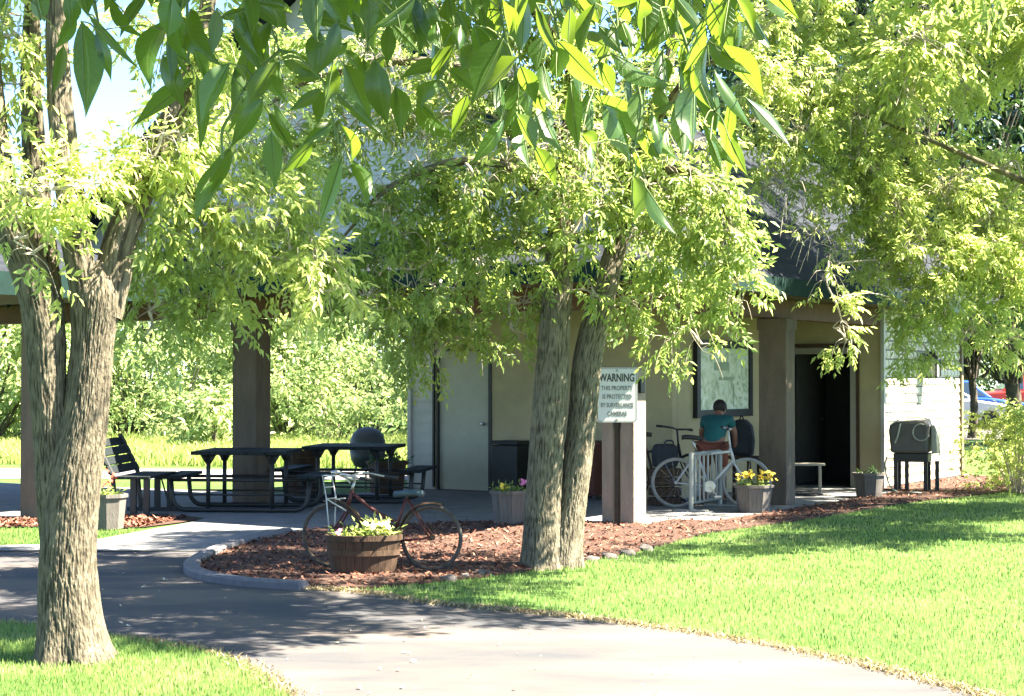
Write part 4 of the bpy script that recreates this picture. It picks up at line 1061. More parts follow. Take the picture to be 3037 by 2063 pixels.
f.box((0, 0, .012), (.12, .42, .02)); f.box((1.0, 0, .012), (.12, .42, .02)); f.build('rack_frame', M['palemetal'], BR)
for k in range(6): MB().tube([(.14 + k * .144, 0, .10), (.14 + k * .144, 0, .71)], .014, 8).build('bar', M['palemetal'], BR)

# small table with a black backpack beside the right pillar
q = P(2200, 1480, 22.55)
ST = empty('side_table', (q.x, 22.55, .011), 'small dark table against the porch wall under the black backpack', 'table', rz=-TH)
MB().bb(-.22, .22, -.2, .2, .58, .62).build('table_top', M['brownwood'], ST, bevel=.006)
for sx_ in (-.18, .18):
    for sy in (-.16, .16): MB().bb(sx_ - .022, sx_ + .022, sy - .022, sy + .022, 0, .58).build('leg', M['brownwood'], ST)
BP = empty('backpack', (q.x, 22.55, .631), 'black backpack standing on the small table by the right pillar', 'backpack', rz=-.4)
mb = MB(); mb.prism([(-.15, 0), (.15, 0), (.17, .2), (.14, .4), (.06, .49), (-.06, .49), (-.14, .4), (-.17, .2)], -.1, .1, 'XZ'); mb.build('bag_body', M['darkcloth'], BP, bevel=.04)
mb = MB(); mb.prism([(-.11, .04), (.11, .04), (.12, .22), (-.12, .22)], -.15, -.1, 'XZ'); mb.build('pocket', M['darkcloth'], BP, bevel=.02)
MB().tube(smoothpath([(-.03, 0, .48), (0, 0, .54), (.03, 0, .48)], 8), .01, 6).build('handle', M['darkcloth'], BP)

# ------------------------------------------------------------------ the person
def skin_mesh(name, verts, edges, radii, m, parent, lv=2):
    me = bpy.data.meshes.new(name); me.from_pydata([tuple(v) for v in verts], edges, [])
    o = link(name, me, m, parent)
    sk = o.modifiers.new('skin', 'SKIN'); sk.use_smooth_shade = True
    lay = me.skin_vertices[0].data
    for i, r in enumerate(radii):
        r2 = r if hasattr(r, '__len__') else (r, r); lay[i].radius = r2; lay[i].use_root = (i == 0)
    sb = o.modifiers.new('sub', 'SUBSURF'); sb.levels = lv; sb.render_levels = lv
    return o

q = P(2110, 1490, 22.35)
PE = empty('person', (q.x, 22.15, .011), 'person in teal shirt and rusty shorts bending forward behind the white bicycle', 'person', rz=PI - .35)
PE.scale = (.95, .95, .92)
bv = [(0, .02, .90), (0, -.10, 1.04), (0, -.24, 1.17), (0, -.32, 1.25), (0, -.37, 1.31), (0, -.42, 1.35), (0, -.485, 1.35)]
be = [(i, i + 1) for i in range(6)]; br_ = [.14, .125, (.15, .12), .07, .062, .10, .075]
def chain(start, pts, rs):
    global bv, be, br_
    k = start
    for p, r in zip(pts, rs): bv.append(p); br_.append(r); be.append((k, len(bv) - 1)); k = len(bv) - 1
    return k
for s_ in (-1, 1):
    e = chain(2, [(s_ * .17, -.27, 1.19), (s_ * .235, -.30, 1.02), (s_ * (.245 if s_ > 0 else .215), -.42, .82)], [.06, .046, .034])
    w_ = chain(e, [(s_ * .20, -.45, .765)], [.028])
    hx = s_ * .20
    for kx in range(4): chain(w_, [(hx - s_ * .01 + (kx - 1.5) * .019, -.475, .735), (hx + (kx - 1.5) * .02, -.485, .70 - .006 * (1 - abs(kx - 1.5))), (hx + (kx - 1.5) * .018, -.465, .676)], [.0105, .009, .0075])
    chain(w_, [(hx - s_ * .045, -.455, .735), (hx - s_ * .05, -.47, .705)], [.011, .009])
    chain(0, [(s_ * .10, .03, .82), (s_ * .12, -.01, .48), (s_ * .12, .05, .10), (s_ * .125, -.10, .045)], [.10, .062, .04, .036])
skin_mesh('body', bv, be, br_, M['skin'], PE)
tv = [(0, .05, .80), (0, -.11, 1.05), (0, -.245, 1.175), (0, -.315, 1.23), (-.175, -.27, 1.195), (.175, -.27, 1.195), (-.225, -.295, 1.07), (.225, -.295, 1.07)]
skin_mesh('shirt', tv, [(0, 1), (1, 2), (2, 3), (2, 4), (4, 6), (2, 5), (5, 7)], [.172, .158, (.18, .145), .075, .082, .082, .072, .072], M['teal'], PE)
skin_mesh('shorts', [(0, .02, .90), (-.105, .02, .80), (-.122, .0, .52), (.105, .02, .80), (.122, .0, .52)], [(0, 1), (1, 2), (0, 3), (3, 4)], [.16, .125, .095, .125, .095], M['rustcloth'], PE)
hm = bpy.data.meshes.new('hair'); b = bmesh.new(); bmesh.ops.create_icosphere(b, subdivisions=4, radius=1)
for v in b.verts:
    c = v.co.copy(); v.co = Vector((c.x * .098, c.y * .118, c.z * .112)) * (1 + .05 * mnoise.noise(c * 6))
    if c.z < -.15 and c.y < .1: v.co *= .6
b.to_mesh(hm); b.free(); o = link('hair', hm, M['hair'], PE, True); o.location = (0, -.42, 1.385); o.rotation_euler = (.45, 0, 0)
fb = MB()
for s_ in (-1, 1): fb.box((s_ * .036, -.525, 1.355), (.022, .012, .01))
fb.build('eyes', M['hair'], PE)
mb = MB(); mb.box((0, -.538, 1.325), (.026, .03, .034), taper=.5); mb.build('nose', M['skin'], PE, bevel=.006)
mb = MB(); mb.box((0, -.52, 1.29), (.045, .014, .01)); mb.build('mouth', M['redpetal'], PE, bevel=.003)
sh = MB()
for s_ in (-1, 1): sh.prism([(s_ * .125 + .05 * math.cos(a), -.04 + .13 * math.sin(a)) for a in np.linspace(0, 2 * PI, 16, endpoint=False)], .0, .075)
sh.build('shoes', M['dark'], PE, bevel=.015)

# ------------------------------------------------------------------ parked vehicles
def car(loc, rz, paint, label, L=4.5, Wd=1.78, H=1.45, kind='car'):
    t = empty('parked_car' if kind == 'car' else 'pickup_truck', loc, label, 'car' if kind == 'car' else 'truck', 'vehicles parked beyond the trees', rz)
    hw = Wd / 2
    if kind == 'car':
        side = [(-L / 2, .42), (-L / 2 + .05, .78), (-L / 2 + .12, .92), (-L / 2 + .9, .98), (.75, .97), (L / 2 - .35, .80), (L / 2 - .06, .66), (L / 2, .45), (L / 2 - .1, .28), (-L / 2 + .12, .28)]
        cab = [(-L / 2 + .75, .97), (-L / 2 + 1.35, H - .02), (-.45, H), (.15, H - .06), (.95, .96)]
    else:
        side = [(-L / 2, .5), (-L / 2, 1.15), (-.35, 1.18), (.9, 1.16), (L / 2 - .2, 1.05), (L / 2, .85), (L / 2, .5), (L / 2 - .1, .38), (-L / 2 + .1, .38)]
        cab = [(-.55, 1.17), (-.40, H - .02), (.2, H), (.55, H - .06), (1.2, 1.15)]
    MB().prism(side, -hw, hw, 'XZ').build('body', paint, t, bevel=.06)
    vs = []; k = len(cab)
    for sgn in (-1, 1):
        for i, (x, z) in enumerate(cab): vs.append((x, sgn * (hw - (.04 if i in (0, k - 1) else .2)), z))
    fs = [tuple(range(k - 1, -1, -1)), tuple(range(k, 2 * k))] + [(i, (i + 1) % k, k + (i + 1) % k, k + i) for i in range(k)]
    c = MB().add(vs, fs).build('cabin', paint, t, bevel=.03)
    g_ = MB(); a, b_, d_, e_ = (cab[0], cab[1], cab[-2], cab[-1])
    for sgn in (-1, 1):
        lo = hw - .06; hi = hw - .195
        x0, x1 = a[0] + .22, e_[0] - .22; y0, y1 = b_[0] + .05, d_[0] - .05; zl = a[1] + .05; zh = H - .12
        xm = (x0 + x1) / 2
        for p0, p1, q0, q1 in ((x0, xm - .04, y0, xm - .04), (xm + .04, x1, xm + .04, y1)):
            g_.add([(p0, sgn * (lo + .012), zl), (p1, sgn * (lo + .012), zl), (q1, sgn * (hi + .03), zh), (q0, sgn * (hi + .03), zh)], [(0, 1, 2, 3)])
    for (xa, za), (xb, zb), dx in ((e_, d_, .015), (a, b_, -.015)):
        f0, f1 = .1, .88
        p = lambda f_: (xa + (xb - xa) * f_ + dx, za + (zb - za) * f_ + .012, hw - .1 - .13 * f_)
        l0, l1 = p(f0), p(f1)
        g_.add([(l0[0], -l0[2], l0[1]), (l0[0], l0[2], l0[1]), (l1[0], l1[2], l1[1]), (l1[0], -l1[2], l1[1])], [(0, 1, 2, 3)])
    g_.build('window', M['glass'], t)
    for x in (-L / 2 + .82, L / 2 - .85):
        for sgn in (-1, 1):
            wh = MB().lathe([(.17, -.07), (.18, .06), (.08, .085), (.02, .09)], 18, (x, sgn * (hw - .08), .32), 'Y') if sgn > 0 else MB().lathe([(.02, -.09), (.08, -.085), (.18, -.06), (.17, .07)], 18, (x, sgn * (hw - .08), .32), 'Y')
            w_ = wh.build('wheel', M['palemetal'], t, True)
            MB().lathe([(.18, -.095), (.29, -.11), (.32, -.08), (.32, .08), (.29, .11), (.18, .095)], 22, (x, sgn * (hw - .08), .32), 'Y').build('tyre', M['rubber'], w_, True)
    for sgn in (-1, 1):
        MB().box((L / 2 - .10, sgn * (hw - .28), .70 if kind == 'car' else .92), (.12, .36, .13)).build('headlight', M['lampglass'], t, bevel=.03)
        MB().box((-L / 2 + .02, sgn * (hw - .2), .80), (.06, .25, .16)).build('tail_light', M['redpetal'], t, bevel=.02)
    MB().box((L / 2 - .02, 0, .42), (.1, Wd - .1, .16)).build('bumper', M['palemetal'] if kind != 'car' else paint, t, bevel=.04)
    return t
c = P(2800, 1260, 56); car((c.x, 56, .012), -.12, M['carwhite'], 'white car parked nearest the building beyond the trees', H=1.46)
c = P(2850, 1230, 61); car((c.x, 61, .012), -.05, M['carblue'], 'blue car parked between the white car and the red truck', H=1.62, L=4.7)
c = P(3050, 1215, 67); car((c.x, 67, .012), 3.05, M['carred'], 'red pickup truck parked behind the blue car', L=5.4, H=1.85, Wd=1.95, kind='truck')

# ------------------------------------------------------------------ trees
def tree_label(o, lab, grp=None): return tag(o, lab, 'tree', grp)

def trees_main():
    # ---- forked tree in the centre
    r0 = G(1630, 1688); T = empty('ash_tree', (0, 0, 0), 'two-trunk ash tree at the mulch bed edge with drooping leaves over the roof', 'tree')
    D0 = r0.y + .1
    mb = MB()
    l = [pxrow(1612, 1700, D0, 132), pxrow(1608, 1640, D0, 118), pxrow(1612, 1500, D0, 108), pxrow(1626, 1250, D0, 102), pxrow(1641, 1050, D0, 93), pxrow(1658, 800, D0, 88), pxrow(1668, 640, D0, 76), pxrow(1692, 440, D0 + .1, 64), pxrow(1700, 200, D0 + .2, 52), pxrow(1670, -250, D0 + .4, 34), pxrow(1650, -600, D0 + .6, 12)]
    r = [pxrow(1668, 1700, D0 + .06, 112), pxrow(1676, 1620, D0 + .06, 98), pxrow(1702, 1450, D0 + .08, 84), pxrow(1727, 1250, D0 + .1, 84), pxrow(1746, 1050, D0 + .12, 84), pxrow(1797, 840, D0 + .2, 72), pxrow(1830, 720, D0 + .25, 60), pxrow(1872, 580, D0 + .3, 52), pxrow(1930, 380, D0 + .5, 42), pxrow(2010, 60, D0 + .8, 26), pxrow(2060, -350, D0 + 1, 10)]
    p1 = bark_tube(mb, l, 150, 460, .008, 7.5, 9.5, .26, 1.3); p2 = bark_tube(mb, r, 140, 440, .008, 7.5, 8.5, .26, 6.1)
    mb.build('trunk', M['bark2'], T, True, fix=False)
    lm = MB(); paths = [p1, p2]
    limbs = [[pxrow(1668, 640, D0, 40), pxrow(1520, 500, D0 - .3, 34), pxrow(1350, 480, D0 - .6, 26), pxrow(1150, 560, D0 - .8, 18), pxrow(1020, 700, D0 - .8, 8)],
             [pxrow(1690, 440, D0 + .1, 40), pxrow(1500, 260, D0 + .4, 32), pxrow(1250, 180, D0 + .8, 26), pxrow(950, 230, D0 + 1, 18), pxrow(760, 330, D0 + 1.1, 8)],
             [pxrow(1700, 200, D0 + .2, 34), pxrow(1550, 0, D0 - .4, 26), pxrow(1300, -150, D0 - .9, 16), pxrow(1000, -180, D0 - 1.2, 8)],
             [pxrow(1872, 580, D0 + .3, 32), pxrow(2000, 500, D0 - .2, 26), pxrow(2120, 560, D0 - .5, 18), pxrow(2180, 720, D0 - .6, 8)],
             [pxrow(1830, 720, D0 + .25, 26), pxrow(1900, 680, D0 + .8, 20), pxrow(1980, 720, D0 + 1.2, 8)],
             [pxrow(1660, 780, D0, 26), pxrow(1560, 720, D0 + .5, 20), pxrow(1430, 740, D0 + .9, 14), pxrow(1280, 850, D0 + 1.1, 8)],
             [pxrow(1930, 380, D0 + .5, 30), pxrow(2050, 220, D0, 20), pxrow(2200, 150, D0 - .4, 8)],
             [pxrow(1690, 0, D0 + .3, 34), (.9, D0 - .8, 5.6, .055), (1.2, D0 - 2, 5.7, .03), (1.4, D0 - 3.2, 5.6, .01)], [pxrow(1695, 100, D0 + .3, 30), (.2, D0 - .9, 5.7, .045), (-.4, D0 - 1.9, 5.8, .025), (-.8, D0 - 2.8, 5.6, .01)]]
    for k, b_ in enumerate(limbs): paths.append(bark_tube(lm, b_, 12, 30, .004, 3, 2, 0, k * 2.2))
    lm.build('branch', M['bark2'], T, True, fix=False)
    fo = Foliage(); br = fo.tw
    C = [  # px, py, depth offset, radius px, twigs, tone (sun and shade in leaf colour), hang
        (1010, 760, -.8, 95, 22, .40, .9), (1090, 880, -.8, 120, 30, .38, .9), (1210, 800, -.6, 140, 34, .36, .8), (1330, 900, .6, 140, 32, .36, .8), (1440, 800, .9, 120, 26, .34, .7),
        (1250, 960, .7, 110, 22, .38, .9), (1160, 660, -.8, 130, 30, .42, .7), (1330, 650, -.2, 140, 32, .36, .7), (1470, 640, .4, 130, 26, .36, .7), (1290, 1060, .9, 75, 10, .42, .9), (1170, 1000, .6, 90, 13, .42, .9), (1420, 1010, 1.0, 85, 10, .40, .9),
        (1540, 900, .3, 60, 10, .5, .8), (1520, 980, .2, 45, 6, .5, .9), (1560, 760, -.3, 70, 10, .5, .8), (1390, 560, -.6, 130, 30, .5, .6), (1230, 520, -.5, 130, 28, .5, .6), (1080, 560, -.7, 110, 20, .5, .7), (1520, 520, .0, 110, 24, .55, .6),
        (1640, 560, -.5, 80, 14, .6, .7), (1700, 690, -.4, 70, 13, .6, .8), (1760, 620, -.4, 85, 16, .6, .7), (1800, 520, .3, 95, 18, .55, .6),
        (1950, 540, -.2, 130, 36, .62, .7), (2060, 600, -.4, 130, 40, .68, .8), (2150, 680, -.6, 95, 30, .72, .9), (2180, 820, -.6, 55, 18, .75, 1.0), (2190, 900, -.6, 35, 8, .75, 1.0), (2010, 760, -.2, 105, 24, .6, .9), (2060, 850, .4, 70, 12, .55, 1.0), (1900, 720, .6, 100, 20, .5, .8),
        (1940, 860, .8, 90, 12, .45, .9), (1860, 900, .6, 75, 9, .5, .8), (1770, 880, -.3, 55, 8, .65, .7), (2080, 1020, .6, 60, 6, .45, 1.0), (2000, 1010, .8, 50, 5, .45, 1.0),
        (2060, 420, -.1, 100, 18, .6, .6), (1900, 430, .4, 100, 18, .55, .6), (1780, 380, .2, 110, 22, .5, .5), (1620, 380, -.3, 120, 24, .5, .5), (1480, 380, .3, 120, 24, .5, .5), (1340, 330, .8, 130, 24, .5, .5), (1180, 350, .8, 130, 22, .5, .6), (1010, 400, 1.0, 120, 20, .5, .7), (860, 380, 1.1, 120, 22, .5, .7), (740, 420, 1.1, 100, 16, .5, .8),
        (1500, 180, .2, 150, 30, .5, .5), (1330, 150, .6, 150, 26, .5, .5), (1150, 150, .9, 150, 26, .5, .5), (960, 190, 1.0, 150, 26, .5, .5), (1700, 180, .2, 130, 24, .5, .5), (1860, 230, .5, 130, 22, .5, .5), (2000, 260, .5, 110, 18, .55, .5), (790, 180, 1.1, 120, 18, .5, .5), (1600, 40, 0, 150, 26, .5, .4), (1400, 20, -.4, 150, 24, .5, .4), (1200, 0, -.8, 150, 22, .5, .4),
    ]
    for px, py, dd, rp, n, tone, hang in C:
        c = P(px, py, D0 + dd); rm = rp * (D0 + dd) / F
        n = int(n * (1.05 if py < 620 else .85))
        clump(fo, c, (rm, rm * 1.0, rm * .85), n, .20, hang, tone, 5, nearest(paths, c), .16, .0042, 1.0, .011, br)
    # mostly bare twig clusters within the crown
    for px, py, dd, rp, n in ((1110, 170, .5, 75, 26), (1180, 330, .4, 80, 22), (1260, 400, .3, 80, 18), (1390, 330, .0, 70, 16), (1660, 430, -.5, 90, 22), (1500, 480, -.3, 80, 16), (1010, 330, .7, 80, 16), (1740, 470, -.4, 70, 14), (1300, 560, -.6, 80, 12), (880, 690, .4, 80, 14), (1840, 420, .1, 60, 10)):
        c = P(px, py, D0 + dd); rm = rp * (D0 + dd) / F; clump(fo, c, (rm, rm, rm * .9), n, .18, .7, .6, 3, nearest(paths, c), .86, .0036, 1.3, .009, br)
    for k in range(85):  # unseen clumps added above the frame to shade the path
        a = rng.uniform(0, 2 * PI); rr = math.sqrt(rng.random()); c = (1.1 + 2.9 * rr * math.cos(a), 12.1 + 1.9 * rr * math.sin(a), rng.uniform(4.7, 6.6))
        if c[2] < EYE + .225 * c[1] + .42: continue
        clump(fo, c, .62, 20, .27, .4, .5, 4, nearest(paths, c), .1, .006, 1.0, .014, br)
    for k in range(26):  # more unseen clumps, added to shade the concrete walk
        z = rng.uniform(5.7, 7.6); c = (rng.uniform(-3.4, -1.6) + .75 * z, rng.uniform(16, 17.6), z)
        clump(fo, c, .6, 18, .27, .4, .5, 4, nearest(paths, c), .1, .006, 1.0, .014, br)
    link('crown', fo.mesh('crown'), M['leaf'], T); link('twigs', fo.tw.mesh('twigs'), M['twig'], T)

    # ---- front left tree
    T = empty('ash_tree', (0, 0, 0), 'many-stemmed ash tree with rough bark on the near left lawn', 'tree')
    D1 = G(215, 1968).y + .12; mb = MB()
    main = [pxrow(224, 1995, D1, 212), pxrow(214, 1900, D1, 185), pxrow(203, 1700, D1, 166), pxrow(204, 1600, D1, 160), pxrow(222, 1400, D1, 155), pxrow(248, 1250, D1, 135), pxrow(266, 1100, D1, 124), pxrow(275, 1000, D1, 122), pxrow(284, 900, D1, 140), pxrow(292, 840, D1, 117), pxrow(298, 790, D1, 54), pxrow(300, 770, D1, 11)]
    p0 = bark_tube(mb, main, 230, 560, .009, 7.5, 13, .36, 2.7)
    left = [pxrow(190, 1720, D1 + .03, 108), pxrow(165, 1500, D1 + .01, 110), pxrow(152, 1300, D1, 104), pxrow(142, 1150, D1 - .02, 106), pxrow(136, 1010, D1 - .03, 115), pxrow(122, 900, D1 - .03, 119), pxrow(88, 800, D1 - .02, 112), pxrow(44, 700, D1 - .02, 104), pxrow(4, 560, D1, 94), pxrow(-18, 380, D1, 81), pxrow(-50, 0, D1 + .1, 59), pxrow(-90, -600, D1 + .3, 18)]
    p1 = bark_tube(mb, left, 150, 480, .009, 7.5, 9, 0, 8.2)
    mid = [pxrow(256, 940, D1 - .02, 81), pxrow(244, 830, D1 - .04, 86), pxrow(226, 720, D1 - .05, 88), pxrow(198, 500, D1 - .05, 81), pxrow(178, 300, D1, 72), pxrow(168, 40, D1 + .05, 59), pxrow(150, -500, D1 + .1, 18)]
    p2 = bark_tube(mb, mid, 80, 240, .010, 3.6, 5.5, 0, 4.4)
    right = [pxrow(312, 940, D1 + .02, 100), pxrow(336, 820, D1 + .06, 106), pxrow(358, 710, D1 + .1, 96), pxrow(418, 560, D1 + .2, 88), pxrow(480, 420, D1 + .3, 74), pxrow(540, 270, D1 + .4, 62), pxrow(600, 90, D1 + .5, 50), pxrow(690, -400, D1 + .8, 16)]
    p3 = bark_tube(mb, right, 80, 240, .010, 3.6, 5.5, 0, 11.4)
    back = [pxrow(150, 960, D1 + .12, 90), pxrow(132, 800, D1 + .22, 84), pxrow(112, 600, D1 + .3, 76), pxrow(98, 400, D1 + .35, 66), pxrow(92, 150, D1 + .4, 54), pxrow(110, -450, D1 + .7, 16)]
    p4 = bark_tube(mb, back, 60, 200, .009, 3.6, 5, 0, 14.4)
    mb.build('trunk', M['bark'], T, True, fix=False)
    paths = [p1, p2, p3, p4]; fo = Foliage(); br = fo.tw
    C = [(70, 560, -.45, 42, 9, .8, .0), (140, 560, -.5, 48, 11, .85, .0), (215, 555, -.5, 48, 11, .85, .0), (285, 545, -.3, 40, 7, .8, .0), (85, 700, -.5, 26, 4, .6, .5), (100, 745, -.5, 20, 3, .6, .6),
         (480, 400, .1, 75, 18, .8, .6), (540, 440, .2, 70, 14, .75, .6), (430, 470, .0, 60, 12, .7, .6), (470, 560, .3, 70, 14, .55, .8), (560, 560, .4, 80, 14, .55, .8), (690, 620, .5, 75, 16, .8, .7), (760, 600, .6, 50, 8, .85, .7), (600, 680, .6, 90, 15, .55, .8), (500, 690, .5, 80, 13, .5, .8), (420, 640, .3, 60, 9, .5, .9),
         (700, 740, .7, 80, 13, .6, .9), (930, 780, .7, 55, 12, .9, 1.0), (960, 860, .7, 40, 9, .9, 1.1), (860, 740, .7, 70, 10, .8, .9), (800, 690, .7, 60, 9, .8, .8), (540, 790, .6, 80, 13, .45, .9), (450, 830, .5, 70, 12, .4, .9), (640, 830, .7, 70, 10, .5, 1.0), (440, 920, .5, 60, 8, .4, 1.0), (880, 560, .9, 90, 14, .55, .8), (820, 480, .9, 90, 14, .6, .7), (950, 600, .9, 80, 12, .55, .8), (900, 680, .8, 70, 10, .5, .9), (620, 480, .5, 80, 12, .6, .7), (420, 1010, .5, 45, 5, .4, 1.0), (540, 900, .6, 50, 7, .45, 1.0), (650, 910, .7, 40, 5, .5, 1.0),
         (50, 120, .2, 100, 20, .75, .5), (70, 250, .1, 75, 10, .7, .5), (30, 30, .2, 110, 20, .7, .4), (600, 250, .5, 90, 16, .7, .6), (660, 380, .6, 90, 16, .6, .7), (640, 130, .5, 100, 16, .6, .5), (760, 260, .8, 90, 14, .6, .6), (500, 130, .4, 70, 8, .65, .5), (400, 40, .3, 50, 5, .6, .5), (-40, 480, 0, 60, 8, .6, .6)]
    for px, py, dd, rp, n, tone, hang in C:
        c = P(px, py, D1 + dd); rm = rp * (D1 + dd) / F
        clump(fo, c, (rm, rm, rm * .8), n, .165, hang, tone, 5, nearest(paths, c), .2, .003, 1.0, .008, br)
    for k in range(26):
        a = rng.uniform(0, 2 * PI); rr = 2.2 * math.sqrt(rng.random()); c = (-2.9 + rr * math.cos(a), D1 + .3 + rr * math.sin(a), rng.uniform(4.6, 6.6))
        clump(fo, c, .6, 18, .27, .4, .5, 4, nearest(paths, c), .1, .006, 1.0, .012, br)
    link('crown', fo.mesh('crown'), M['leaf_y'], T); link('twigs', fo.tw.mesh('twigs'), M['twig'], T)

    # ---- big tree at the right: trunk outside the frame, crown over the roof end
    T = empty('ash_tree', (0, 0, 0), 'broad sunlit ash tree whose bright crown hangs over the right end of the roof', 'tree')
    X0, Y0 = 9.3, 21.8; mb = MB()
    p0 = bark_tube(mb, [(X0, Y0, -.05, .30), (X0 - .05, Y0, 1.2, .25), (X0 - .2, Y0, 2.8, .22), (X0 - .3, Y0 + .1, 4.6, .16), (X0 - .2, Y0 + .2, 7, .09), (X0, Y0, 9.5, .03)], 30, 90, .015, 2, 4, .25, 3.3)
    mb.build('trunk', M['bark'], T, True, fix=False); lm = MB(); paths = [p0]
    for k, b_ in enumerate([[(X0 - .2, Y0, 2.6, .12), (7.6, 21.7, 3.7, .06), (6.0, 21.4, 4.4, .035), (4.6, 21.1, 4.9, .02), (3.4, 20.7, 5.1, .012)],
                            [(X0 - .2, Y0, 3.0, .1), (8.2, 20.0, 3.8, .07), (7.6, 18.4, 4.4, .04), (7.4, 17.0, 4.4, .012)], [(X0 - .3, Y0, 4.4, .1), (8.0, 23.2, 6.0, .07), (6.8, 24.4, 6.6, .02)], [(X0 - .2, Y0, 5.2, .08), (8.4, 20.4, 6.6, .05), (8.6, 18.6, 6.8, .015)], [(X0, Y0, 4, .1), (10.9, 22, 5.6, .06), (12.2, 22, 6, .02)], [(X0, Y0, 2.9, .08), (7.9, 22.6, 3.4, .05), (6.9, 23.2, 3.3, .012)]]):
        paths.append(bark_tube(lm, b_, 14, 36, .006, 3, 2, 0, k * 2.9))
    lm.build('branch', M['bark'], T, True, fix=False); fo = Foliage(); br = fo.tw
    C = [(2240, 80, 18.4, 130, 34), (2400, 50, 18.8, 130, 34), (2260, 230, 18.2, 120, 30), (2400, 220, 18.6, 130, 36), (2500, 330, 18.8, 130, 36), (2360, 390, 18.4, 120, 30), (2540, 470, 18.9, 130, 38), (2680, 420, 19.2, 110, 30), (2430, 540, 18.6, 100, 18), (2640, 590, 19, 130, 38), (2790, 560, 19.2, 130, 38), (2930, 640, 19.4, 130, 36), (2740, 730, 18.8, 130, 38), (2890, 760, 18.9, 130, 38), (3010, 820, 19, 120, 34), (2620, 770, 19, 100, 22), (2560, 660, 19, 90, 16),
         (2790, 880, 18.7, 90, 22), (2700, 900, 18.8, 75, 15), (2930, 920, 19.4, 90, 18), (3030, 700, 19.6, 120, 30), (2720, 1000, 18.8, 55, 11), (2680, 1040, 18.8, 45, 7), (2860, 990, 19.6, 70, 9), (2760, 1060, 18.9, 35, 4), (2980, 1010, 20.4, 80, 12), (2480, 900, 18, 18, 3), (2510, 1010, 18, 30, 5), (2470, 970, 18, 18, 2),
         (2770, 80, 20, 80, 18), (2830, 130, 20, 60, 12), (2960, 40, 20, 110, 28), (3030, 130, 20, 90, 22), (2620, 180, 19, 90, 16), (2700, 280, 19.4, 90, 16), (2850, 250, 20, 70, 8), (2560, 60, 19, 110, 22), (2960, 500, 20, 100, 16), (3040, 520, 20, 90, 16), (2850, 450, 20, 80, 12), (2210, 360, 18.2, 90, 12), (2290, 480, 18.4, 80, 7), (2250, 560, 18.6, 60, 4), (2380, 640, 18.6, 70, 6), (2480, 780, 18.6, 60, 5)]
    for px, py, D, rp, n in C:
        D += 2.3; c = P(px, py, D); rm = rp * D / F
        bare = .16 if n > 8 else .45
        clump(fo, c, (rm, rm, rm * .8), int(n * 1.45), .22, .75, .66, 5, nearest(paths, c), bare, .0045, 1.0, .011, br)
    for px, py, D, rp, n in ((2330, 560, 20.6, 110, 30), (2420, 680, 20.6, 90, 22), (2300, 440, 20.6, 80, 18), (2540, 330, 20.9, 90, 18), (2700, 300, 21, 80, 14), (2800, 120, 22, 70, 10), (2460, 800, 20.4, 60, 10), (2230, 250, 20.4, 80, 14)):
        c = P(px, py, D); rm = rp * D / F; clump(fo, c, (rm, rm, rm), n, .2, .8, .6, 3, nearest(paths, c), .84, .0052, 1.3, .011, br)
    for k in range(46):
        a = rng.uniform(0, 2 * PI); rr = 4.4 * math.sqrt(rng.random()); c = (X0 - .4 + rr * math.cos(a), Y0 + .2 + rr * .72 * math.sin(a), rng.uniform(6.6, 9.4) - rr * .28)
        if c[1] < 20.2 and c[2] > .5 + 1.2 * (c[0] - 1.3): continue  # crown left open here so sun reaches the sign pier
        clump(fo, c, .85, 20, .34, .4, .55, 4, nearest(paths, c), .1, .008, 1.0, .016, br)
    for k in range(34):  # unseen clumps added overhead to shade the roof
        c = (rng.uniform(3.2, 9.5), rng.uniform(20.6, 27), rng.uniform(7.1, 9))
        if c[2] < EYE + .228 * c[1] + .7: continue
        clump(fo, c, .85, 20, .34, .4, .55, 4, nearest(paths, c), .1, .008, 1.0, .016, br)
    kk_ = 0; band = gp([(1750, 1655), (2300, 1640), (3037, 1590), (3037, 1462), (2500, 1530), (2000, 1618)])
    bx, by = scatter(band, 400, 60)
    for x, y in zip(bx, by):  # off-frame clumps added sunward of the band to shade the lawn
        z = rng.uniform(4.3, 6.6); c = (x + .75 * z, y - .08 * z, z)
        if c[0] / c[1] < .315 and z < EYE + .225 * c[1] + .5: continue
        kk_ += 1
        if kk_ > 44: break
        clump(fo, c, .55, 18, .26, .5, .55, 4, nearest(paths, c), .1, .006, 1.0, .014, br)
    for x, y, z in ((6.9, 18.6, 4.6), (7.5, 17.6, 4.9), (7.9, 16.9, 5.3), (8.4, 18.2, 5.6), (7.2, 19.4, 5.0), (8.8, 17.2, 5.0), (9.2, 18.8, 6.0), (7.0, 16.6, 4.2), (8.0, 19.6, 5.6)):  # further off-frame clumps added for the lawn shadow
        clump(fo, (x, y, z), .62, 20, .27, .5, .55, 4, nearest(paths, (x, y, z)), .1, .006, 1.0, .014, br)
    link('crown', fo.mesh('crown'), M['leaf_y'], T); link('twigs', fo.tw.mesh('twigs'), M['twig'], T)
trees_main()

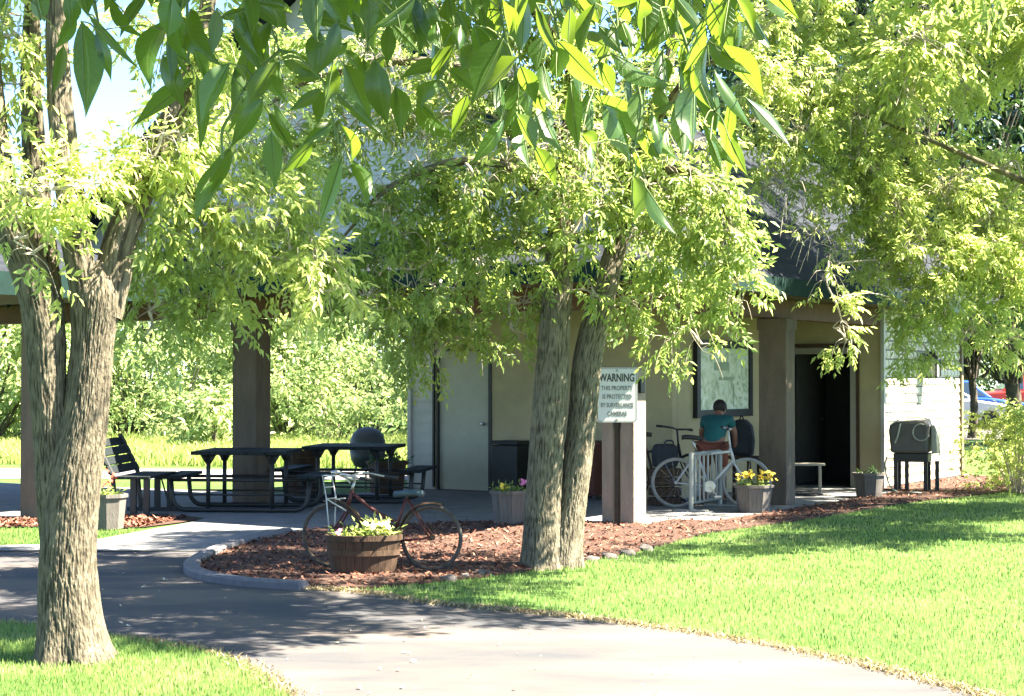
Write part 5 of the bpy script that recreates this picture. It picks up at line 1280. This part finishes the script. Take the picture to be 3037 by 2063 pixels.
# ---- near overhanging ash: trunk beside the photographer, its leaves hang into the top of the picture
def near_tree():
    T = empty('ash_tree', (0, 0, 0), 'near ash tree whose large dark leaves hang across the top of the view', 'tree')
    mb = MB()
    p0 = bark_tube(mb, [(-2.6, -1.2, -.05, .26), (-2.55, -1.2, 1.2, .21), (-2.4, -1.1, 2.4, .19), (-2.3, -1.0, 4.5, .12), (-2.2, -.9, 6.5, .04)], 28, 60, .014, 2, 4, .25, 1.9)
    mb.build('trunk', M['bark'], T, True, fix=False); lm = MB(); stems = MBN(); n = 0
    b1 = bark_tube(lm, [(-2.42, -1.1, 2.3, .10), (-1.7, .0, 3.0, .07), (-1.0, 1.2, 3.1, .045), (-.3, 2.0, 2.72, .025), (.15, 2.3, 2.42, .014), (.5, 2.4, 2.22, .006)], 12, 60, .004, 3, 2, 0, .4)
    b2 = bark_tube(lm, [(-1.0, 1.2, 3.1, .03), (-.8, 1.8, 2.85, .02), (-.62, 2.1, 2.5, .012), (-.5, 2.2, 2.25, .006)], 10, 40, .003, 3, 2, 0, .9)
    rach = []
    for k, (xa, ya, xb, yb) in enumerate([(60, -120, 120, 60), (250, -120, 300, 120), (430, -140, 500, 90), (560, -140, 560, 190), (700, -140, 830, 150), (830, 150, 690, 330), (830, 150, 960, 240), (880, -140, 940, 120), (960, 240, 1000, 420), (1080, -140, 1090, 150), (1200, -140, 1320, 200), (1320, 200, 1340, 300), (1440, -140, 1500, 120), (1500, 120, 1535, 300), (1600, -140, 1660, 120), (1660, 120, 1760, 270), (1780, -140, 1830, 60), (1830, 60, 1880, 220), (1960, -140, 2010, 60), (2010, 60, 2060, 240), (2060, 240, 2120, 330), (2120, -140, 2160, 60), (1880, 220, 1880, 440), (690, 330, 660, 470), (2260, -140, 2290, 0)]):
        a, b_ = P(xa, ya, 2.2), P(xb, yb, 2.2); q = smoothpath([tuple(a), tuple((a + b_) / 2 + Vector((rng.normal(0, .006), 0, .006))), tuple(b_)], 10)
        rach.append(np.hstack([q, np.zeros((11, 1))]))
    lm.build('branch', M['bark'], T, True, fix=False)
    A_ = 600 / 1353; D_ = 700 / 1579
    L = []
    for ox, sc, rows in ((0, A_, [(60, -40, 0, 260, 80), (245, -60, 300, 145, 135), (505, 60, 362, 330, 95), (425, 300, 352, 640, 85), (545, 140, 572, 790, 205), (588, 90, 940, 470, 62), (640, 210, 745, 545, 90), (740, -20, 990, 260, 80), (985, -40, 800, 250, 85), (1150, -30, 1120, 250, 180), (1120, 130, 1015, 605, 165), (1190, 110, 1255, 415, 120), (1295, 520, 885, 850, 125), (1190, 370, 1275, 520, 40), (455, -60, 470, 190, 120), (560, -60, 590, 110, 100)]),
                         (550, A_, [(40, 60, 255, 450, 185), (10, 190, 190, 395, 100), (75, 500, 95, 1020, 95), (295, 420, 105, 840, 150), (330, 450, 290, 890, 115), (420, 10, 625, 195, 105), (230, 120, 440, 50, 70), (370, 70, 455, 330, 100), (570, 140, 520, 400, 95), (560, -30, 690, 205, 120), (880, -120, 880, 290, 150), (900, 210, 860, 520, 165), (630, 330, 910, 505, 135), (610, 410, 395, 770, 130), (520, 650, 300, 990, 125), (620, 390, 680, 690, 75), (590, 690, 775, 925, 62), (555, 750, 725, 1020, 92), (305, 975, 100, 1290, 100), (315, 1040, 65, 1490, 140), (575, 880, 600, 1265, 135), (850, 950, 635, 1160, 105), (985, 815, 760, 990, 95), (730, 515, 925, 525, 60), (910, 590, 685, 745, 85), (1015, 590, 880, 830, 130), (960, 565, 1353, 935, 88), (1035, 830, 1100, 1100, 80), (1045, 1060, 895, 1520, 105), (1105, 1080, 1215, 1390, 105), (1100, 1060, 1275, 1345, 75), (1195, 390, 1225, 700, 105), (1070, 330, 1195, 505, 75), (1085, 285, 950, 365, 70), (1235, -50, 1195, 265, 130), (1120, 70, 1150, 275, 50), (1330, 380, 1190, 490, 85), (480, 20, 720, 90, 60)]),
                         (1100, A_, [(215, -50, 405, 325, 145), (270, 130, 125, 295, 90), (395, 20, 480, 190, 90), (525, 440, 185, 535, 100), (515, 455, 740, 650, 115), (445, 530, 335, 730, 125), (310, 670, 595, 940, 130), (165, 575, 190, 910, 140), (690, 290, 595, 480, 115), (775, 310, 750, 490, 105), (600, 170, 585, 340, 100), (690, 140, 845, 270, 105), (885, 230, 835, 440, 115), (930, 420, 785, 570, 65), (970, 490, 815, 750, 120), (965, 590, 870, 910, 75), (890, 790, 655, 1110, 108), (1020, -60, 1010, 360, 180), (1105, 20, 1280, 390, 75), (1245, 310, 1240, 530, 130), (1160, 240, 1105, 480, 115), (1000, 440, 1105, 700, 125), (1150, 420, 1215, 710, 100), (1125, 630, 1185, 755, 70), (975, 760, 1105, 1010, 115), (1020, 900, 1055, 1120, 110), (1095, 980, 1240, 1250, 105), (1150, 690, 1215, 870, 60), (520, -40, 560, 170, 110), (640, -40, 720, 130, 100), (800, -40, 830, 180, 110), (900, 20, 930, 240, 90), (330, -30, 300, 170, 90), (560, 60, 640, 230, 90), (860, 100, 760, 250, 80), (440, 150, 470, 330, 80)]),
                         (1650, D_, [(5, 270, 340, 610, 150), (0, 50, 165, 215, 75), (95, 540, 155, 1020, 120), (215, 600, 240, 935, 85), (255, 640, 640, 1070, 175), (280, 410, 395, 645, 110), (110, 460, 155, 670, 50), (225, 960, 240, 1165, 48), (170, 900, 265, 1020, 95), (350, 175, 590, 225, 105), (195, 210, 330, 310, 95), (375, 355, 790, 575, 108), (495, 480, 640, 545, 50), (590, 580, 570, 910, 110), (640, 750, 705, 1060, 72), (680, 560, 765, 710, 125), (655, 750, 790, 675, 55), (735, 850, 845, 1080, 80), (800, 700, 850, 1060, 130), (820, 440, 830, 760, 115), (895, 590, 1065, 910, 110), (880, 240, 945, 570, 80), (1010, 300, 1030, 610, 92), (1035, 550, 1070, 880, 58), (1055, 470, 1315, 870, 80), (1265, 650, 1570, 990, 90), (1025, 275, 1310, 500, 110), (1170, 660, 1130, 1010, 80), (985, 820, 1205, 1115, 70), (1030, 930, 1112, 1170, 62), (1155, 920, 1280, 1175, 80), (985, -60, 1095, 300, 215), (1110, 10, 1280, 145, 78), (790, -10, 825, 255, 60), (695, 50, 745, 225, 50), (740, 120, 790, 245, 52), (755, 250, 805, 360, 80), (510, 1170, 510, 1495, 110), (600, 1255, 805, 1570, 88), (490, 990, 520, 1190, 60), (1420, -40, 1535, 130, 90), (600, 870, 650, 1020, 90), (495, 530, 500, 730, 70), (640, 950, 695, 1060, 80), (885, 840, 905, 1060, 50), (420, 20, 480, 170, 100), (560, -20, 540, 150, 110), (250, -30, 300, 170, 110), (130, -20, 90, 120, 90), (660, 200, 690, 420, 80), (560, 230, 470, 400, 90), (340, 280, 290, 420, 80), (700, 380, 750, 560, 80), (930, 480, 1000, 700, 80)])):
        for x0, y0, x1, y1, w in rows: L.append((ox + x0 * sc, y0 * sc, ox + x1 * sc, y1 * sc, w * sc))
    for k in range(80):
        x0 = rng.uniform(480, 2250); y0 = rng.uniform(-160, 190) if x0 < 1350 or x0 > 2150 else rng.uniform(-120, 330); ln = rng.uniform(110, 210); a = rng.normal(0, .45) + (.25 if x0 > 1800 else 0)
        L.append((x0, y0, x0 + ln * math.sin(a), y0 + ln * math.cos(a), ln * rng.uniform(.24, .4)))
    V = []; T_ = []; R = []; nu, nv = 13, 5; LPR = np.interp(np.linspace(0, 1, 13), [0, .06, .14, .25, .38, .5, .62, .74, .85, .93, 1], [0, .3, .62, .88, 1, .96, .80, .54, .27, .11, 0])
    for q in rach:
        if q[0][2] > 2.15: stems.twig(smoothpath([tuple(_nearest([b1, b2], q[0])), tuple((Vector(_nearest([b1, b2], q[0])) + Vector(q[0][:3])) / 2 + Vector((0, 0, .05))), tuple(q[0][:3])], 8), .004, .0028, 5)
        stems.twig(q[:, :3], .0028, .0016, 5)
    for x0, y0, x1, y1, w in L:
        D = rng.uniform(1.95, 2.45); tip = P(x1, y1, D + rng.normal(0, .03)); bas = P(x0, y0, D); ax = tip - bas; ln = ax.length; ax = ax / ln
        vw = Vector((bas.x, bas.y, bas.z - EYE)).normalized(); side = ax.cross(vw).normalized(); nrm = side.cross(ax)
        roll = rng.normal(0, .38) if x0 < 1480 else rng.choice([-1, 1]) * rng.uniform(.35, 1.05); side = side * math.cos(roll) + nrm * math.sin(roll); nrm = side.cross(ax)
        wid = 1.0 * w * D / F / max(.6, abs(math.cos(roll))); fold = rng.uniform(.15, .5); sag = rng.normal(0, .07) * ln; wav = rng.uniform(0, 6); bend = rng.normal(0, .07) * ln
        for i in range(nu):
            t = i / (nu - 1); prof = LPR[i]
            for j in range(nv):
                s_ = j / (nv - 1) * 2 - 1; hw = wid / 2 * prof
                p = bas + ax * (ln * t) + side * (s_ * hw + bend * math.sin(PI * t)) + nrm * (abs(s_) * hw * fold + sag * math.sin(PI * t) + .05 * hw * math.sin(wav + t * 11 + s_ * 2) * abs(s_))
                V.append(p)
        for i in range(nu - 1):
            for j in range(nv - 1): a = n + i * nv + j; T_.append((a, a + 1, a + nv + 1, a + nv))
        R += [float(np.clip(rng.normal(.45, .22), 0, 1))] * ((nu - 1) * (nv - 1)); n += nu * nv
        src = _nearest(rach, bas); s0 = Vector(src)
        if (s0 - bas).length < .35: stems.twig(smoothpath([tuple(s0), tuple((s0 + bas) / 2 + Vector((0, 0, .008))), tuple(bas)], 5), .0013, .0009)
        stems.twig([tuple(bas), tuple(bas + ax * ln * .5 - nrm * .001), tuple(tip)], .0012, .0004)
    # shading leaves above the frame
    for k in range(1500):
        x = rng.uniform(-.85, .20); y = rng.uniform(1.7, 2.7); z = 2.33 + rng.random() ** 1.3 * .75 + max(0, x) * .25
        bas = Vector((x, y, z)); ax = Vector((rng.normal(0, .6), rng.normal(0, .6), -1)).normalized(); side = ax.cross(Vector((rng.normal(), rng.normal(), rng.normal()))).normalized(); nrm = side.cross(ax); ln = rng.uniform(.09, .15); wid = ln * .4
        for i in range(nu):
            t = i / (nu - 1); prof = LPR[i]
            for j in range(nv): s_ = j / (nv - 1) * 2 - 1; V.append(bas + ax * ln * t + side * s_ * wid / 2 * prof + nrm * abs(s_) * wid * .15 * prof)
        for i in range(nu - 1):
            for j in range(nv - 1): a = n + i * nv + j; T_.append((a, a + 1, a + nv + 1, a + nv))
        R += [float(np.clip(rng.normal(.45, .22), 0, 1))] * ((nu - 1) * (nv - 1)); n += nu * nv
        if k % 3 == 0:
            s0 = Vector(_nearest([b1, b2], bas)); stems.twig(smoothpath([tuple(s0), tuple((s0 + bas) / 2 + Vector((0, 0, .04))), tuple(bas)], 5), .002, .001)
    lme = np_mesh('leaves', [tuple(v) for v in V], T_, R); nl = len(V) // (nu * nv)
    for nm, arr in (('lu', np.repeat(np.linspace(0, 1, nu), nv)), ('lv', np.tile(np.linspace(-1, 1, nv), nu))):
        at = lme.attributes.new(nm, 'FLOAT', 'POINT'); at.data.foreach_set('value', np.tile(arr, nl).astype(np.float32))
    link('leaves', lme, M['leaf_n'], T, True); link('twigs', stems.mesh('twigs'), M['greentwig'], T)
near_tree()

# ---- bushes and trees behind
def blob_plant(name, label, cat, group, base, w, h, nclump, nsp, size, m, tone=.5, stem=M['barkdark'], trunk=None, seed=0, low=.12, dep=None, tpl=None):
    T = empty(name, base, label, cat, group); fo = Foliage(); sm_ = MBN(); dep = dep or w
    for k in range(nclump):
        a = rng.uniform(0, 2 * PI); u = rng.random() ** .5; t = rng.uniform(low, 1.0)
        pr = math.sin(PI * min(1, .18 + .78 * t)) ** .6
        c = np.array([w / 2 * u * pr * math.cos(a), dep / 2 * u * pr * math.sin(a), h * t]); cr = min(w, h) * rng.uniform(.09, .17); t0 = tone + rng.normal(0, .30)
        if k % 2 == 0: sm_.twig(smoothpath([(c[0] * .15, c[1] * .15, trunk[0] * .7 if trunk else 0), (c[0] * .5, c[1] * .5, max(c[2] * .6, trunk[0] * .8 if trunk else 0)), tuple(c)], 6), .012 * size / .2 + h * .004, .004, 4)
        for j in range(nsp):
            q = runit(); q[2] = q[2] * .8 + .1; p = c + q * cr * (.55 + .45 * rng.random()); fo.spray(p, q + np.array([0, 0, -.35]) + rng.normal(0, .4, 3), size * rng.uniform(.7, 1.3), t0)
    link('crown' if trunk else 'leaves', fo.mesh('crown', tpl or TPLW), m, T); 
    link('branch' if trunk else 'stems', sm_.mesh('stems'), stem, T)
    if trunk:
        mb = MB(); th, tr = trunk; bark_tube(mb, [(0, 0, -.05, tr), (.05, 0, th * .4, tr * .8), (-.05, 0, th, tr * .65), (.1, .05, h * .75, tr * .25), (.1, 0, h * .95, .02)], 16, 50, tr * .08, 1.5, 3, .25, seed + 1.7)
        mb.build('trunk', stem, T, True, fix=False)
    return T

GB = 'bushes along the meadow behind the pavilion'
for i, (px, D, w, h, lab, tone) in enumerate([(-60, 41, 5.5, 4.6, 'yellowish bush at the far left edge beyond the left pillar', .75), (130, 43, 5.0, 4.2, 'tall bush behind the near left tree trunk', .55), (380, 45, 5.4, 4.4, 'broad bright bush right of the near left trunk', .6), (530, 42, 3.2, 2.9, 'lower pale bush above the park bench', .7),
                                             (690, 47, 5.2, 4.6, 'dark green bush directly behind the left porch pillar', .32), (860, 44, 4.4, 4.0, 'pale bush just right of the left porch pillar', .7), (990, 41, 3.6, 2.7, 'low bush behind the dome grill', .45), (1100, 46, 4.8, 4.4, 'tall bush behind the dome grill lid', .6), (1240, 43, 4.2, 4.0, 'bush at the edge of the white porch corner', .65), (630, 38.5, 1.7, 1.2, 'small rounded shrub left of the porch pillar foot', .6)]):
    p = P(px, 1300, D); blob_plant('bush', lab, 'bush', GB, (p.x, D, 0), w, h, int(34 * w * h / 18) + 8, 30, (.42, .26, .34, .22, .38)[i % 5], M['leaf_b'], tone, dep=2.6, low=.06)
for i, (px, D, w, h, lab) in enumerate([(-150, 58, 8, 6.0, 'tree far behind at the left edge of the view'), (420, 62, 8, 6.0, 'tree far behind the bushes left of the porch pillar'), (900, 60, 9, 6.4, 'tree far behind the bushes right of the porch pillar'), (1250, 58, 8, 6.6, 'tree far behind the white porch corner')]):
    p = P(px, 1200, D); blob_plant('background_tree', lab, 'tree', 'trees far behind the meadow', (p.x, D, 0), w, h, 70, 26, .5, M['leaf_b'], .55, trunk=(1.2, .2), seed=i, low=.1, dep=4)
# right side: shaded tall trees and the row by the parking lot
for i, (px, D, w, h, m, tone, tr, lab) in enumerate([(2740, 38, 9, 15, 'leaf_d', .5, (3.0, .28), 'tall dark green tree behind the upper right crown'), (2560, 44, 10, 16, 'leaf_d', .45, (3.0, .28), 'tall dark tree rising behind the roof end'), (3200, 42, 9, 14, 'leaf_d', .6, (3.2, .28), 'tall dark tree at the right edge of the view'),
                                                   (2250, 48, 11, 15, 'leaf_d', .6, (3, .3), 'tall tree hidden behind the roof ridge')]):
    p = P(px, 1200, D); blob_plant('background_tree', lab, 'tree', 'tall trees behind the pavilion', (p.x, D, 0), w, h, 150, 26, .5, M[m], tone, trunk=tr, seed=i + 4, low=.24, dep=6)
for i, (px, D, w, h, lab, tr) in enumerate([(2884, 47, 5.0, 6.5, 'slender tree in front of the white car', (2.4, .14)), (3004, 45, 5.5, 7, 'tree with thick dark trunk in front of the red truck', (2.2, .27))]):
    p = P(px, 1250, D); blob_plant('street_tree', lab, 'tree', 'trees along the parking lot', (p.x, D, 0), w, h, 70, 26, .34, M['leaf_b'], .7, trunk=tr, seed=i + 9, low=.5, dep=4)
for i, (px, D, w, h, lab) in enumerate([(2780, 92, 14, 8, 'far sunlit tree beyond the parked cars left of the slender trunk'), (3150, 90, 14, 8, 'far sunlit tree beyond the parked cars at the right edge')]):
    p = P(px, 1200, D); blob_plant('background_tree', lab, 'tree', 'trees beyond the parking lot', (p.x, D, 0), w, h, 80, 26, .7, M['leaf_b'], .7, trunk=(1.2, .3), seed=i + 14, low=.05, dep=6)
p = P(2985, 1440, 25.0)
blob_plant('shrub', 'airy sunlit shrub beside the right end of the pavilion wall', 'shrub', None, (p.x + .05, 24.6, .0), 1.75, 1.22, 60, 22, .13, M['leaf_y'], .55, stem=M['twig'], low=.12)
p = P(3130, 1430, 26); blob_plant('shrub', 'second shrub at the right frame edge behind the airy one', 'shrub', None, (p.x, 26.2, 0), 1.6, 1.3, 40, 20, .15, M['leaf_y'], .45, stem=M['twig'], low=.1)

# ------------------------------------------------------------------ camera, sky, sun
cam = bpy.data.cameras.new('camera'); co = bpy.data.objects.new('camera', cam); COL.objects.link(co)
co.location = (0, 0, EYE); co.rotation_euler = (PI / 2 + TILT, 0, 0)
cam.sensor_width = 36; cam.lens = F * 36 / 3037; cam.clip_end = 600; cam.clip_start = .05
S.camera = co
EL = math.radians(53); AZ = math.radians(-6)      # sun to the right, a little behind the scene
sd = Vector((math.cos(EL) * math.cos(AZ), math.cos(EL) * math.sin(AZ), math.sin(EL)))
sl = bpy.data.lights.new('sun', 'SUN'); sl.energy = 5.0; sl.angle = math.radians(.53); sl.color = (1, .90, .74)
so = bpy.data.objects.new('sun', sl); COL.objects.link(so); so.rotation_euler = sd.to_track_quat('Z', 'Y').to_euler(); so.location = (20, 0, 30)
w = bpy.data.worlds.new('World'); S.world = w; w.use_nodes = True
nt = w.node_tree; bg = nt.nodes['Background']; sk = nt.nodes.new('ShaderNodeTexSky'); sk.sky_type = 'NISHITA'; sk.sun_disc = False
sk.sun_elevation = EL; sk.ozone_density = 5; sk.dust_density = .2; sk.air_density = .7; sk.sun_rotation = math.atan2(sd.x, sd.y); nt.links.new(sk.outputs[0], bg.inputs[0]); bg.inputs[1].default_value = .05
S.view_settings.view_transform = 'Standard'; S.view_settings.look = 'None'; S.view_settings.exposure = 3.5; S.view_settings.gamma = 1
S.render.engine = 'CYCLES'; S.cycles.use_denoising = True; S.cycles.max_bounces = 8; S.cycles.transmission_bounces = 4; S.cycles.transparent_max_bounces = 4
